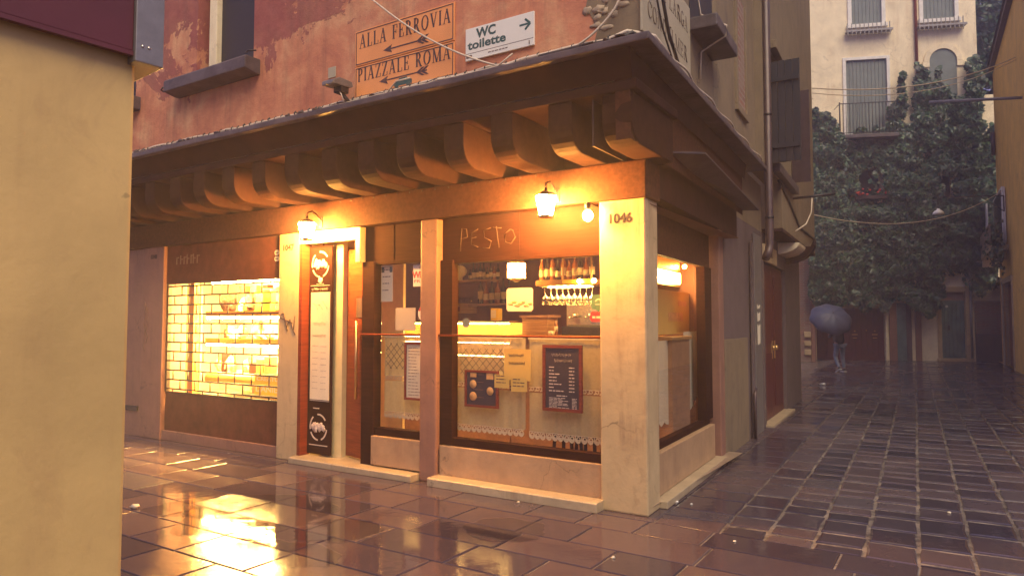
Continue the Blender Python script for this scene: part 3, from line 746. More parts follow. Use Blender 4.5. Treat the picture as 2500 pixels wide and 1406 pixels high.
# ------------------------------------------------------------------ street signs on the upper wall
yS = JY-.004
def arrow(mb, x0, x1, z, slope, feather, y):
    """thin arrow pointing left, with a fletched tail"""
    th = .012; L = x1-x0
    zz = lambda x: z+slope*(x-x0)
    mb.prism([(x0+.08, zz(x0)-th/2), (x1, zz(x1)-th/2), (x1, zz(x1)+th/2), (x0+.08, zz(x0)+th/2)], y-.002, y)
    mb.prism([(x0, zz(x0)), (x0+.11, zz(x0)-.038), (x0+.09, zz(x0)), (x0+.11, zz(x0)+.038)], y-.0024, y)
    for k in range(2):
        xx = x1-.03-.05*k
        mb.prism([(xx-.05, zz(xx)), (xx+.02, zz(xx)+.038), (xx+.05, zz(xx)+.038), (xx-.01, zz(xx)), (xx+.05, zz(xx)-.038), (xx+.02, zz(xx)-.038)], y-.0028-.0003*k, y)
def nizioleto(name, label, x0, x1, z0, z1, txt, tx0, tx1, tz, th, ar, car=False):
    t = thing(name, label, 'street sign', FRONT, (x0, JY, z0))
    MB().box(x0, x1, yS-.014, yS, z0, z1).build('sign_panel', 'sign_orange', t, bev=.002)
    y = yS-.0142; bd = MB(); m = .012
    for q in ((x0+m, x1-m, z0+m, z0+m+.008), (x0+m, x1-m, z1-m-.008, z1-m), (x0+m, x0+m+.008, z0+m+.008, z1-m-.008), (x1-m-.008, x1-m, z0+m+.008, z1-m-.008)): bd.box(q[0], q[1], y-.002, y, q[2], q[3])
    bd.build('sign_border', 'sign_ink', t)
    lt = MB(); serif_text(lt, txt, tx0, tx1, tz, th, y-.002, y+.001); lt.build('sign_lettering', 'sign_ink', t)
    a = MB(); arrow(a, *ar, y); a.build('sign_arrow', 'sign_ink', t)
    if car:
        cx, cz = F(985, 204, .66)[0], F(985, 208, .66)[1]
        MB().prism([(cx-.11, cz), (cx-.11, cz+.03), (cx-.07, cz+.04), (cx-.045, cz+.07), (cx+.045, cz+.07), (cx+.075, cz+.045), (cx+.11, cz+.035), (cx+.11, cz), (cx+.09, cz), (cx+.08, cz-.02), (cx+.05, cz-.02), (cx+.04, cz),
                    (cx-.05, cz), (cx-.06, cz-.02), (cx-.09, cz-.02), (cx-.10, cz)], y-.002, y).build('car_symbol', 'sign_green', t)
    return t
nizioleto('direction_sign', 'orange sign lettered ALLA FERROVIA with an arrow pointing left', -2.745, -1.52, 4.115, 4.465, 'ALLA FERROVIA', -2.69, -1.56, 4.285, .135, (-2.37, -1.83, 4.20, 0, True))
nizioleto('direction_sign', 'orange sign lettered PIAZZALE ROMA with an arrow and a small car', -2.745, -1.52, 3.79, 4.105, 'PIAZZALE ROMA', -2.71, -1.56, 3.955, .13, (-2.42, -1.83, 3.905, 0, True), True)
t = thing('toilet_sign', 'white sign reading WC toilette with an arrow pointing right', 'sign', FRONT, (-1.04, JY, 3.89))
MB().box(-1.39, -.69, yS-.02, yS, 3.89, 4.175).build('sign_panel', 'sign_white', t, bev=.003)
y = yS-.0215; lt = MB(); sans(lt, 'WC', -1.17, 4.075, .115, y, y+.002, bold=.004); lt.build('sign_lettering', 'sign_green', t); lt = MB(); sans(lt, 'toilette', -1.165, 3.985, .105, y, y+.002, width=.40, bold=.003); lt.build('sign_lettering', 'sign_green', t)
a = MB(); a.box(-.83, -.73, y, y+.002, 4.072, 4.088); a.prism([bar(-.775, 4.125, -.725, 4.08, .018)[k] for k in range(4)], y-.0004, y+.002); a.prism([bar(-.775, 4.035, -.725, 4.08, .018)[k] for k in range(4)], y-.0007, y+.002); a.build('sign_arrow', 'sign_green', t)
a = MB(); a.box(-1.385, -.695, y+.0004, y+.002, 3.948, 3.952); a.box(-1.38, -1.32, y, y+.002, 3.91, 3.935); dash_line(a, -1.15, -.95, 3.918, .008, y+.001, 4); a.tube([(-.735, y, 3.905), (-.735, y, 3.935)], .004, 5); a.build('sign_footer', 'ink', t)
# flank sign
t = thing('direction_sign', 'cream wall sign with two faded lines of capitals, seen edge-on round the corner', 'street sign', SIDE, (-.2, -.205, 3.8))
SP = (-.70, .67, 3.79, 4.50)
MB().box(SP[0], SP[1], -.222, -.205, SP[2], SP[3]).build('sign_panel', 'sign_cream', t, bev=.002)
lt = MB(); serif_text(lt, 'CALLE LARGA', -.62, .58, 4.24, .13, -.2245, -.222); lt.build('sign_lettering', 'faded_ink', t); lt = MB(); serif_text(lt, 'CONDULMER', -.58, .54, 3.95, .13, -.2245, -.222); lt.build('sign_lettering', 'faded_ink', t)
# small plates and fittings on the upper wall
x, z = F(812, 178, .65); tag(MB().box(x-.055, x+.055, yS-.006, yS, z-.055, z+.055).build('wall_plate', 'sign_cream', None, FRONT, (x, JY, z), bev=.002), 'small square metal plate left of the orange signs', 'plate')
x, z = F(837, 216, .78); t = thing('spotlight', 'dark hooded floodlight on a bent bracket above the ledge', 'floodlight', FRONT, (x, -.72, 3.745))
MB().prism_x([(-.98, z-.02), (-.98, z+.02), (-.90, z+.06), (-.74, z+.06), (-.72, z+.01), (-.78, z-.01)], x-.075, x+.085).build('lamp_head', 'grey_metal', t, bev=.01)
MB().box(x-.02, x+.08, -.88, -.78, z-.07, z-.012).tube([(x+.03, -.83, z-.06), (x+.07, -.74, z-.16), (x+.07, -.72, 3.745)], .018, 6).build('lamp_bracket', 'dark_metal', t)
MB().tube([(x+.02, -.86, z-.03), (x+.07, -.87, z-.09), (x+.10, -.84, z-.20), (x+.06, -.84, 3.755)], .006, 5).build('lamp_cord', 'cable_grey', t)

# ------------------------------------------------------------------ cables along the ledge
def cable(name, pts, r, mat, label, seg=6, group=None, fr=FRONT):
    return tag(MB().tube(pts, r, seg).build(name, mat, None, fr, tuple(pts[0])), label, 'cable', group)
rr = random.Random(4)
pts = [(-13.5, -.69, 3.775)]+[(x, -.69-.012*rr.random(), 3.775+.010*rr.uniform(-1, 1)) for x in np.arange(-13, .05, .18)]+[(.15, -.70, 3.80), (.24, -.66, 3.775), (*sf(-.6, .28), 3.765), (*sf(-.2, .27), 3.765)]
t = thing('tied_cable', 'pale cable tied at short intervals along the whole ledge', 'cable', FRONT, (-13.5, -.69, 3.8))
MB().tube(pts, .017, 7).build('cable_run', 'cable_grey', t)
proto = None
for k in range(80):
    x = -8.3+k*.105
    if proto is None:
        m = MB().lathe([(.021, -.006), (.024, 0), (.021, .006)], (0, 0, 0), 8); m.v = [(v[2]+x, v[0]-.695, v[1]+3.775) for v in m.v]; m.tube([(x, -.695, 3.783), (x+.01, -.70, 3.803)], .0035, 4)
        proto = m.build('cable_tie', 'black_rubber', t)
    else:
        q = proto.copy(); COL.objects.link(q); q.location = (k*.105, 0, rr.uniform(-.006, .006))
def wavy(x0, x1, y, z, amp, n, seed, dz=0.0):
    r2 = random.Random(seed); return [(x0+(x1-x0)*i/n, y+r2.uniform(-.01, .01), z+dz*i/n+amp*r2.uniform(-1, 1)) for i in range(n+1)]
cable('cable', wavy(-9, -3.2, -.76, 3.733, .004, 24, 1), .010, 'black_rubber', 'dark cable lying on the ledge below the tied cable')
cable('cable', wavy(-3.05, -2.2, -.81, 3.717, .006, 8, 2)+[(-2.05, -.84, 3.79), (-1.9, -.82, 3.80)], .007, 'cable_grey', 'short loose pale wire end on the ledge under the PIAZZALE ROMA sign')
cable('cable', wavy(-1.95, -.95, -.82, 3.715, .005, 8, 3)+[(-.8, -.83, 3.785)], .007, 'cable_grey', 'thin pale wire lying along the ledge edge under the white sign')
cable('cable', wavy(-.6, .12, -.75, 3.742, .004, 6, 5)+[(.2, -.74, 3.765), (*sf(-.5, .2), 3.77)], .017, 'black_rubber', 'thick dark cable turning the corner of the ledge')
cable('cable', [(*sf(v, .22+.03*math.sin(v*5)), 3.762+.012*math.sin(v*9)) for v in np.arange(-.5, FAR+.4, .12)], .016, 'black_rubber', 'dark bundled cable running along the flank ledge to the drainpipe')
cable('cable', [(*sf(v, .28+.02*math.sin(v*7)), 3.762+.014*abs(math.sin(v*3.1))) for v in np.arange(-.3, FAR+.4, .12)], .010, 'cable_grey', 'pale wire looping along the flank ledge')
a = F(925, 15, .8); c2 = F(1210, 160, .74); d = F(1400, 120, .74); e2 = F(1500, 30, .7)
def sag(p, q, s, n=14): return [tuple(Vector(p).lerp(Vector(q), i/n)-Vector((0, 0, s*4*(i/n)*(1-i/n)))) for i in range(n+1)]
cable('cable', [(a[0]-.5, -.75, a[1]+.42)]+sag((a[0], -.75, a[1]), (c2[0], -.74, c2[1]), .07)+sag((c2[0]+.06, -.74, c2[1]-.006), (d[0], -.74, d[1]), .03, 6)+sag((d[0]+.03, -.74, d[1]+.02), (e2[0], -.70, e2[1]+.02), .03, 6)+[(e2[0]+.3, -.69, e2[1]+.5)], .009, 'cable_grey', 'pale cable swooping down across the orange signs to the ledge')
cable('cable', [(*sf(.75, .24), 4.9), (*sf(.95, .25), 4.55), (*sf(1.02, .48), 4.42), (*sf(1.03, .47), 4.33), (*sf(1.04, .23), 4.22), (*sf(1.03, .22), 3.95)], .009, 'cable_grey', 'pale cable hanging over the small flank sill')
cable('cable', [(*sf(-.62, .22), 4.9), (*sf(-.60, .26), 4.3), (*sf(-.42, .29), 3.9), (*sf(-.1, .27), 3.77)], .008, 'black_rubber', 'dark thin cable coming down the corner over the cream sign')
cable('cable', [(*sf(-.50, .23), 4.9), (*sf(-.47, .28), 4.3), (*sf(-.28, .30), 3.9), (*sf(.1, .27), 3.775)], .014, 'black_rubber', 'thicker dark cable coming down the corner over the cream sign')

# ------------------------------------------------------------------ things in the bar window
def curtain(name, x0, x1, y, ztop, zbot, label, seed, net=None):
    t = thing(name, label, 'curtain', FRONT, ((x0+x1)/2, y, zbot))
    r2 = random.Random(seed); ph = r2.random()*6
    fold = lambda x, z: y+.007*math.sin(x*17+ph+.6*math.sin(x*5))*(.6+.4*(ztop-z)/(ztop-zbot))+.0022*math.sin(x*61+ph)
    n = int((x1-x0)/.012); hem = .075
    def sheet(za, zb, m, tex=None):
        mb = MB(); rows = 6
        for j in range(rows+1):
            z = za+(zb-za)*j/rows
            mb.v += [(x0+(x1-x0)*i/n, fold(x0+(x1-x0)*i/n, z), z) for i in range(n+1)]
        for j in range(rows):
            for i in range(n): mb.f.append((j*(n+1)+i, j*(n+1)+i+1, (j+1)*(n+1)+i+1, (j+1)*(n+1)+i)); mb.sm.append(True)
        return mb
    bz = zbot+(ztop-zbot)*.46
    sheet(zbot+hem, bz, 0).build('curtain_cloth', 'curtain_cloth', t); sheet(bz+.055, ztop, 0).build('curtain_cloth', 'curtain_cloth', t)
    # lace bands: scallops, rings and small leaves
    lc = MB(); st = .062; k = int((x1-x0)/st)
    for band, (za, zb, scal) in enumerate(((zbot, zbot+hem, True), (bz, bz+.055, False))):
        for i in range(k):
            cx = x0+st*(i+.5); yy = fold(cx, za); hz = zb-za
            if scal: lc.prism([(cx-st/2, zb), (cx-st/2, za+hz*.45), (cx-st*.3, za+hz*.12), (cx, za), (cx+st*.3, za+hz*.12), (cx+st/2, za+hz*.45), (cx+st/2, za+hz*.62), (cx+st*.2, za+hz*.34), (cx-st*.1, za+hz*.34), (cx-st*.36, za+hz*.62), (cx-st*.36, zb)], yy-.001, yy)
            for p in ring((cx+.004, za+hz*.62, .022, .020), (cx+.004, za+hz*.62, .012, .010), 0, 360, 10): lc.prism(p, yy-.001, yy)
            lc.prism(bar(cx-.03, za+hz*.3, cx+.005, za+hz*.46, .012), yy-.0014, yy); lc.prism([(cx-st/2, zb-.006), (cx+st/2, zb-.006), (cx+st/2, zb), (cx-st/2, zb)], yy-.0018, yy)
    lc.build('lace_trim', 'lace', t)
    gm = MB()
    for i in range(k): cx = x0+st*(i+.5); gm.prism([(cx-st*.5, ztop), (cx-st*.25, ztop+.012), (cx, ztop), (cx+st*.25, ztop+.012), (cx+st*.5, ztop), (cx+st*.5, ztop-.012), (cx-st*.5, ztop-.012)], y-.022, y-.019)
    gm.build('heading', 'lace', t)
    MB().tube([(x0, y, ztop+.012), (x1, y, ztop+.012)], .006, 6).build('curtain_rod', 'brass', t)
    if net:
        nm = MB(); a, c2, za, zb = net; sp = .085
        for i in np.arange(a-(zb-za), c2, sp):
            for sgn in (1, -1):
                p = [(i, za), (i+(zb-za), zb)] if sgn > 0 else [(i, zb), (i+(zb-za), za)]
                (xa, z0), (xb, z1) = p
                ta, tb = max(0, (a-xa)/(xb-xa)), min(1, (c2-xa)/(xb-xa))
                if tb > ta: nm.tube([(xa+(xb-xa)*ta, y-.025, z0+(z1-z0)*ta), (xa+(xb-xa)*tb, y-.025, z0+(z1-z0)*tb)], .003, 4)
        nm.build('knotted_net', 'black_rubber', t)
    return t
curtain('cafe_curtain', -2.16, -1.335, .24, 1.46, .50, 'pale lace-edged half curtain with a dark diamond net, left half of the big window', 1, (-2.1, -1.55, 1.05, 1.34))
curtain('cafe_curtain', -1.30, -.46, .25, 1.455, .49, 'pale lace-edged half curtain behind the red framed menu, right half of the big window', 2)
curtain('cafe_curtain', -3.155, -2.46, .24, 1.45, .56, 'lace-edged half curtain in the narrow window beside the door', 3, (-3.12, -2.85, 1.10, 1.38))
def board(name, label, cat, x0, x1, z0, z1, face, fw=.028, y=.165, frame='frame_wood'):
    t = thing(name, label, cat, FRONT, ((x0+x1)/2, y, z0))
    MB().box(x0+fw*.5, x1-fw*.5, y-.003, y+.008, z0+fw*.5, z1-fw*.5).build('board_face', face, t)
    if frame:
        f = MB(); f.box(x0, x1, y-.015, y+.012, z0, z0+fw); f.box(x0, x1, y-.015, y+.012, z1-fw, z1); f.box(x0, x0+fw, y-.015, y+.012, z0+fw, z1-fw); f.box(x1-fw, x1, y-.015, y+.012, z0+fw, z1-fw)
        f.build('board_frame', frame, t)
    return t
# red framed chalk menu
t = board('menu_board', 'tall chalk menu in a red frame hanging in the big window', 'menu board', -1.095, -.685, .785, 1.395, 'chalkboard')
m = MB(); yb = .1615
squiggle(m, -1.0, -.80, 1.285, .035, yb, .003, 1); squiggle(m, -.97, -.79, 1.235, .03, yb, .003, 2)
for i in range(8): dash_line(m, -1.03, -1.03+[.06, .05, .11, .08, .08, .13, .05, .16][i], 1.185-i*.031, .009, yb, i); dash_line(m, -.82, -.765, 1.183-i*.031, .009, yb, i+40)
dash_line(m, -.95, -.84, .925, .008, yb, 77)
for i in range(9): dash_line(m, -1.03, -1.03+[.17, .14, .21, .14, .19, .2, .08, .21, .09][i], .905-i*.0125*1.0, .005, yb, i+9); dash_line(m, -.79, -.74, .905-i*.0125, .005, yb, i+60)
m.build('chalk_writing', 'chalk', t)
# dark poster with dishes
t = board('dish_poster', 'dark poster with five pictures of dishes on the left curtain', 'poster', -2.0, -1.60, .765, 1.13, 'chalkboard', .022)
m = MB()
for i, (dx, dz, rr_) in enumerate(((.10, .225, .042), (.10, .105, .045), (.305, .165, .042))):
    m.lathe([(rr_, 0), (rr_*.9, .006)], (0, 0, 0), 14); n = 28; m.v[-n:] = [(-2.0+dx+v[0], .160-v[2], .765+dz+v[1]) for v in m.v[-n:]]
m.box(-1.735, -1.655, .155, .161, 1.045, 1.105); m.box(-1.93, -1.86, .155, .161, 1.06, 1.10)
m.build('dish_picture', 'bread', t)
m = MB()
for i in range(4): dash_line(m, -1.90+.03*(i % 2), -1.77, 1.085-.075*i, .007, .1605, i)
m.build('poster_writing', 'chalk_dim', t)
t = board('framed_notice', 'cream framed price list half hidden by the narrow pillar', 'notice', -2.80, -2.45, .785, 1.395, 'paper', .025)
m = MB()
for i in range(16): dash_line(m, -2.75, -2.75+.1+.08*random.random(), 1.33-i*.033, .006, .1605, i)
m.build('notice_writing', 'chalk_dim', t)
def paper(label, cx, cz, wd, ht, mat, y=.155, lines=0, cat='notice', name='paper_notice', tilt=0.0, text=None):
    t = thing(name, label, cat, FRONT, (cx, y, cz-ht/2))
    q = [(-wd/2, -ht/2), (wd/2, -ht/2), (wd/2, ht/2), (-wd/2, ht/2)]; ca, sa = math.cos(tilt), math.sin(tilt)
    MB().prism([(cx+a*ca-b2*sa, cz+a*sa+b2*ca) for a, b2 in q], y-.0015, y).build('sheet', mat, t)
    if lines:
        m = MB()
        for i in range(lines): dash_line(m, cx-wd*.38, cx+wd*random.uniform(.05, .38), cz+ht*.36-i*ht*.74/lines, min(.009, ht*.3/lines), y-.0016, i+int(cx*100))
        m.build('small_print', 'ink', t)
    return t
t = paper('yellow handwritten notice taped over the middle of the big window', -1.375, 1.20, .30, .30, 'paper_yellow', tilt=-.02)
m = MB(); squiggle(m, -1.47, -1.30, 1.275, .03, .1525, .0035, 5); squiggle(m, -1.47, -1.29, 1.20, .03, .1525, .0035, 6); m.build('handwriting', 'ink', t)
paper('small orange paper slip below the yellow notice, left one', -1.55, 1.035, .17, .13, 'paper_yellow', .15, 3)
paper('small orange paper slip below the yellow notice, right one', -1.35, 1.01, .18, .13, 'paper_yellow', .146, 3, tilt=.03)
t = paper('white sheet with a dark header, top left of the narrow window', -3.06, 2.03, .17, .40, 'paper', lines=4)
m = MB(); m.box(-3.14, -3.10, .152, .1534, 2.15, 2.21); m.box(-3.02, -2.98, .152, .1534, 2.15, 2.21); m.build('sheet_header', 'sign_green', t)
t = paper('white WiFi free sticker at the top of the narrow window', -2.575, 2.10, .21, .23, 'sign_white', .15, 0, 'sticker', 'sticker')
m = MB(); sans(m, 'W', -2.637, 2.075, .10, .1465, .1485, bold=.003); sans(m, 'i', -2.58, 2.075, .10, .1465, .1485, bold=.003); m.build('sticker_lettering', 'red_plastic', t)
m = MB(); sans(m, 'Fi', -2.53, 2.075, .09, .1465, .1485, bold=.003); m.build('sticker_lettering', 'blue_plastic', t)
m = MB(); sans(m, 'FREE', -2.585, 2.025, .045, .1465, .1485, width=.16); m.build('sticker_lettering', 'red_plastic', t)
m = MB()
for r_ in (.02, .033, .046):
    for p in ring((-2.565, 2.155, r_, r_), (-2.565, 2.155, r_-.006, r_-.006), 30, 150, 8): m.prism(p, .1465, .1485)
m.build('wave_symbol', 'grey_metal', t)
paper('blank grey sheet in the middle of the narrow window', -2.79, 1.64, .28, .24, 'paper_grey')
def disc(label, cx, cz, r, mat, y=.155, rim=None, cat='sticker'):
    t = thing('round_sticker', label, cat, FRONT, (cx, y, cz))
    MB().prism([(cx+r*math.cos(a), cz+r*math.sin(a)) for a in np.linspace(0, 2*PI, 25)[:-1]], y-.0015, y).build('sticker_face', mat, t)
    if rim:
        m = MB()
        for p in ring((cx, cz, r*.98, r*.98), (cx, cz, r*.72, r*.72), 20, 160, 14): m.prism(p, y-.0025, y-.0016)
        m.build('sticker_rim', rim, t)
    return t
disc('round white sticker with a red arc in the narrow window', -2.53, 1.70, .085, 'sign_white', rim='red_plastic')
disc('small green sticker at the edge of the narrow window', -2.52, 1.86, .05, 'green_plastic', rim='sign_white')
disc('pale blue round sticker low on the left of the big window', -1.985, 1.60, .048, 'grey_shutter')
def sticker(label, x0, x1, z0, z1, mat, tail=False, y=.155):
    t = thing('sticker', label, 'sticker', FRONT, ((x0+x1)/2, y, z0)); r = .02
    p = [(x0+r, z0), (x0, z0+r), (x0, z1-r), (x0+r, z1), (x1-r, z1), (x1, z1-r), (x1, z0+r), (x1-r, z0)]
    if tail: p += [((x0+x1)/2+.02, z0), ((x0+x1)/2, z0-.03), ((x0+x1)/2-.02, z0)]
    MB().prism(p, y-.0015, y).build('sticker_face', mat, t); return t
t = sticker('green speech-bubble sticker at the right edge of the big window', -.585, -.445, 1.72, 1.855, 'green_plastic', True)
m = MB()
for p in ring((-.515, 1.79, .03, .026), (-.515, 1.79, .022, .018), 0, 180, 8): m.prism(p, .1525, .1534)
m.box(-.545, -.485, .1525, .1534, 1.762, 1.768); m.build('sticker_symbol', 'paper', t)
t = sticker('small red sticker below the green speech-bubble sticker', -.60, -.46, 1.61, 1.70, 'red_plastic')
m = MB(); dash_line(m, -.575, -.49, 1.64, .02, .1534, 3); m.build('sticker_symbol', 'paper', t)
t = sticker('cream picture plate on the glass under the pendant lamp', -1.495, -1.195, 1.71, 1.935, 'paper', False, .15)
m = MB()
for i in range(7): m.blob((-1.44+i*.035, .1485, 1.78+.02*math.sin(i*2.1)), (.03, .002, .012), i, .5, 8, 5)
m.build('faded_drawing', 'bread', t)
# graffiti on the fascia panel and stickers on the shutter box
def strokes(lst, y, r): 
    m = MB()
    for s in lst: m.tube([(x, y, z) for x, z in s], r, 5)
    return m
X0 = -2.02
gs = [[(X0, 2.32), (X0+.02, 2.55), (X0+.08, 2.54), (X0+.09, 2.46), (X0+.01, 2.44)], [(X0+.22, 2.53), (X0+.15, 2.50), (X0+.14, 2.38), (X0+.22, 2.35)], [(X0+.14, 2.44), (X0+.20, 2.45)],
      [(X0+.37, 2.53), (X0+.29, 2.51), (X0+.30, 2.44), (X0+.38, 2.40), (X0+.36, 2.33), (X0+.28, 2.34)], [(X0+.44, 2.54), (X0+.47, 2.33)], [(X0+.40, 2.53), (X0+.50, 2.52)],
      [(X0+.60, 2.50), (X0+.54, 2.46), (X0+.55, 2.38), (X0+.61, 2.36), (X0+.66, 2.42), (X0+.63, 2.49), (X0+.60, 2.50)]]
tag(strokes(gs, .098, .0045).build('graffiti', 'scratch', None, FRONT, (X0, .098, 2.3)), 'faint scratched graffiti word PESTO on the dark panel above the big window', 'graffiti')
for k in range(2):
    t = sticker(('upper' if k == 0 else 'lower')+' of two pale stickers at the right end of the dark shop fascia', -4.80, -4.715, 2.42-k*.075, 2.485-k*.075, 'paper', False, .046)
    m = MB(); dash_line(m, -4.785, -4.73, 2.445-k*.075, .012, .044, k); m.build('small_print', 'ink', t)
gs = [[(-4.6+.05*i, 1.70-.04*i+.07*math.sin(i*2.4)) for i in range(6)], [(-4.57, 1.72), (-4.49, 1.50), (-4.44, 1.64), (-4.38, 1.52), (-4.36, 1.68)], [(-4.62, 1.66), (-4.40, 1.60)]]
tag(strokes(gs, -.002, .008).build('graffiti', 'ink', None, FRONT, (-4.5, 0, 1.6)), 'dark scribbled tag on the pale pillar numbered 1047', 'graffiti')
gs = [[(-7.52+.02*math.sin(i*1.9), 1.9-.1*i) for i in range(8)], [(-7.46+.03*math.sin(i*2.7), 1.85-.09*i) for i in range(7)]]
tag(strokes(gs, -.002, .005).build('graffiti', 'ink', None, FRONT, (-7.5, 0, 1.2)), 'thin scribble down the pink pillar left of the grille', 'graffiti')
# tall menu panel hinged in the doorway
t = thing('menu_sign', 'tall dark panel with a lit paper menu and two food emblems in the doorway', 'menu board', FRONT, (-4.05, .1, .09))
px0, px1 = -4.24, -3.86
MB().box(px0, px1, .10, .13, .09, 2.50).build('panel', 'dark_wood', t, bev=.004)
m = MB(); m.box(px0+.03, px1-.03, .096, .0995, 2.03, 2.036); m.box(px0+.04, px1-.02, .096, .0995, .70, .706); m.box(px0+.04, px1-.04, .096, .0995, .19, .20); m.box(px0+.1, px0+.2, .096, .0995, .61, .62)
for cz in (2.28, .40):
    em = MB()
    for a0 in (35, 130, 205, 290):
        for p in ring((px0+.19, cz, .145, .155), (px0+.19, cz, .128, .138), a0, a0+62, 7): em.prism(p, .096, .0995)
    em.build('emblem_ring', 'chalk', t); em = MB()
    for i in range(9): em.blob((px0+.10+.022*i, .0985, cz-.005+.022*math.sin(i*2.3)+.012*(i % 2)), (.034, .003, .034), i+int(cz*9), .5, 8, 5)
    em.build('emblem_drawing', 'chalk', t)
m.blob((px0+.19, .0985, 2.09), (.035, .003, .03), 2, .5, 8, 5); m.box(px0+.13, px0+.25, .096, .0995, 2.05, 2.056)
squiggle(m, px0+.05, px1-.06, 1.975, .035, .098, .003, 8)
m.build('panel_lines', 'chalk', t)
MB().box(px0+.045, px1-.02, .092, .098, .715, 1.955).build('paper_menu', 'paper', t)
m = MB()
for i in range(8): dash_line(m, px0+.08, px0+.17, 1.33-.07*i, .007, .0915, i); dash_line(m, px0+.22, px0+.31, 1.325-.07*i, .007, .0915, i+20)
squiggle(m, px0+.09, px0+.3, 1.56, .06, .0905, .0022, 3); squiggle(m, px0+.08, px0+.3, 1.43, .04, .0905, .0022, 4)
for i in range(6): m.tube([(px0+.08+.04*i, .0905, 1.83+.03*math.sin(i*2)), (px0+.12+.04*i, .0905, 1.78+.03*math.cos(i*3))], .004, 4)
m.build('menu_writing', 'paper_grey', t)

# ------------------------------------------------------------------ inside the bar
def bottle_mb(mb, c, h, r):
    return mb.lathe([(r*.9, 0), (r, .012), (r, h*.56), (r*.86, h*.64), (r*.36, h*.74), (r*.32, h*.93), (r*.42, h*.94), (r*.42, h), (r*.1, h)], c, 12)
def bottle(x, y, z, h, r, mat, label, group):
    t = thing('bottle', label, 'bottle', FRONT, (x, y, z), group)
    bottle_mb(MB(), (x, y, z), h, r).build('bottle_body', mat, t)
    MB().lathe([(r*1.015, h*.18), (r*1.015, h*.46)], (x, y, z), 12).build('bottle_label', 'bottle_label', t)
    return t
rr = random.Random(31)
def shelf(name, label, x0, x1, y, z, dep=.18, th=.028, mat='crate_wood'):
    return tag(MB().box(x0, x1, y-dep/2, y+dep/2, z-th, z).build(name, mat, None, FRONT, ((x0+x1)/2, y, z-th), bev=.003), label, 'shelf')
a, _ = F(1092, 680, -2.7); c2, _ = F(1200, 690, -2.7)
zsh = F(1140, 684, -2.7)[1]
shelf('wall_shelf', 'upper wooden shelf of small bottles on the back wall, left', a-.2, c2, 2.8, zsh, .26)
for i in range(9):
    x = a+.36+i*.062; bottle(x, 2.78, zsh, rr.uniform(.16, .28), .025, rr.choice(['bottle_dark', 'bottle_amber']), 'small bottle standing on the upper wooden shelf at the back', 'bottles on the upper wooden shelf')
t = thing('fish_ornament', 'pale rounded ornament like a plump fish on the upper shelf, left end', 'ornament', FRONT, (a+.14, 2.72, zsh))
m = MB().blob((a+.17, 2.72, zsh+.13), (.17, .05, .10), 3, .2, 14, 9); m.blob((a-.02, 2.72, zsh+.14), (.08, .04, .13), 5, .4, 10, 7); m.box(a+.08, a+.24, 2.68, 2.76, zsh, zsh+.05); m.build('ornament_body', 'white_goods', t)
MB().blob((a+.10, 2.67, zsh+.16), (.02, .01, .02), 1, 0, 8, 6).build('ornament_eye', 'ink', t)
zl = F(1140, 742, -2.7)[1]
shelf('wall_shelf', 'lower dark shelf of bottles and glasses on the back wall, left', a-.2, c2+.25, 2.8, zl, .26, .03, 'bar_counter')
for i in range(6): bottle(a+.55+i*.10, 2.78, zl, rr.uniform(.30, .40), .038, rr.choice(['bottle_dark', 'bottle_amber', 'bottle_dark']), 'tall bottle standing on the lower dark shelf at the back', 'bottles on the lower dark shelf')
for i in range(5):
    x = a+.05+i*.09; t = MB().lathe([(.030, 0), (.034, .10), (.031, .10), (.027, .006)], (x, 2.74, zl), 12).build('tumbler', 'drink_glass', None, FRONT, (x, 2.74, zl)); tag(t, 'small empty glass on the lower dark shelf, left', 'glass', 'glasses on the lower dark shelf')
t = thing('crate', 'shallow wooden crate under the lower dark shelf', 'crate', FRONT, (a+.2, 2.7, 1.62)); zc = F(1125, 765, -2.6)[1]
m = MB(); m.box(a-.02, a+.40, 2.5, 2.52, zc, zc+.025); m.box(a-.02, a+.40, 2.5, 2.52, zc+.12, zc+.145); m.box(a-.02, a+.0, 2.505, 2.9, zc, zc+.145); m.box(a+.38, a+.40, 2.505, 2.9, zc, zc+.145); m.build('crate_slats', 'crate_wood', t)
# pendant lantern
px_, pz_ = F(1261, 660, -1.0)
t = thing('pendant_lamp', 'square glowing pendant lantern hanging inside the big window', 'lamp', FRONT, (px_, 1.0, pz_))
m = MB(); m.box(px_-.072, px_+.072, .928, 1.072, pz_-.085, pz_+.075); m.build('lamp_glass', 'pendant_glow', t)
m = MB().lathe([(.12, 0), (.07, .05), (.015, .09), (.01, .20)], (px_, 1.0, pz_+.076), 4); m.sm = [False]*len(m.sm); m.tube([(px_, 1.0, pz_+.25), (px_, 1.0, 2.62)], .006, 5); m.lathe([(.09, 0), (.10, .012), (.02, -.03)], (px_, 1.0, pz_-.10), 4); m.build('lamp_frame', 'brass', t)
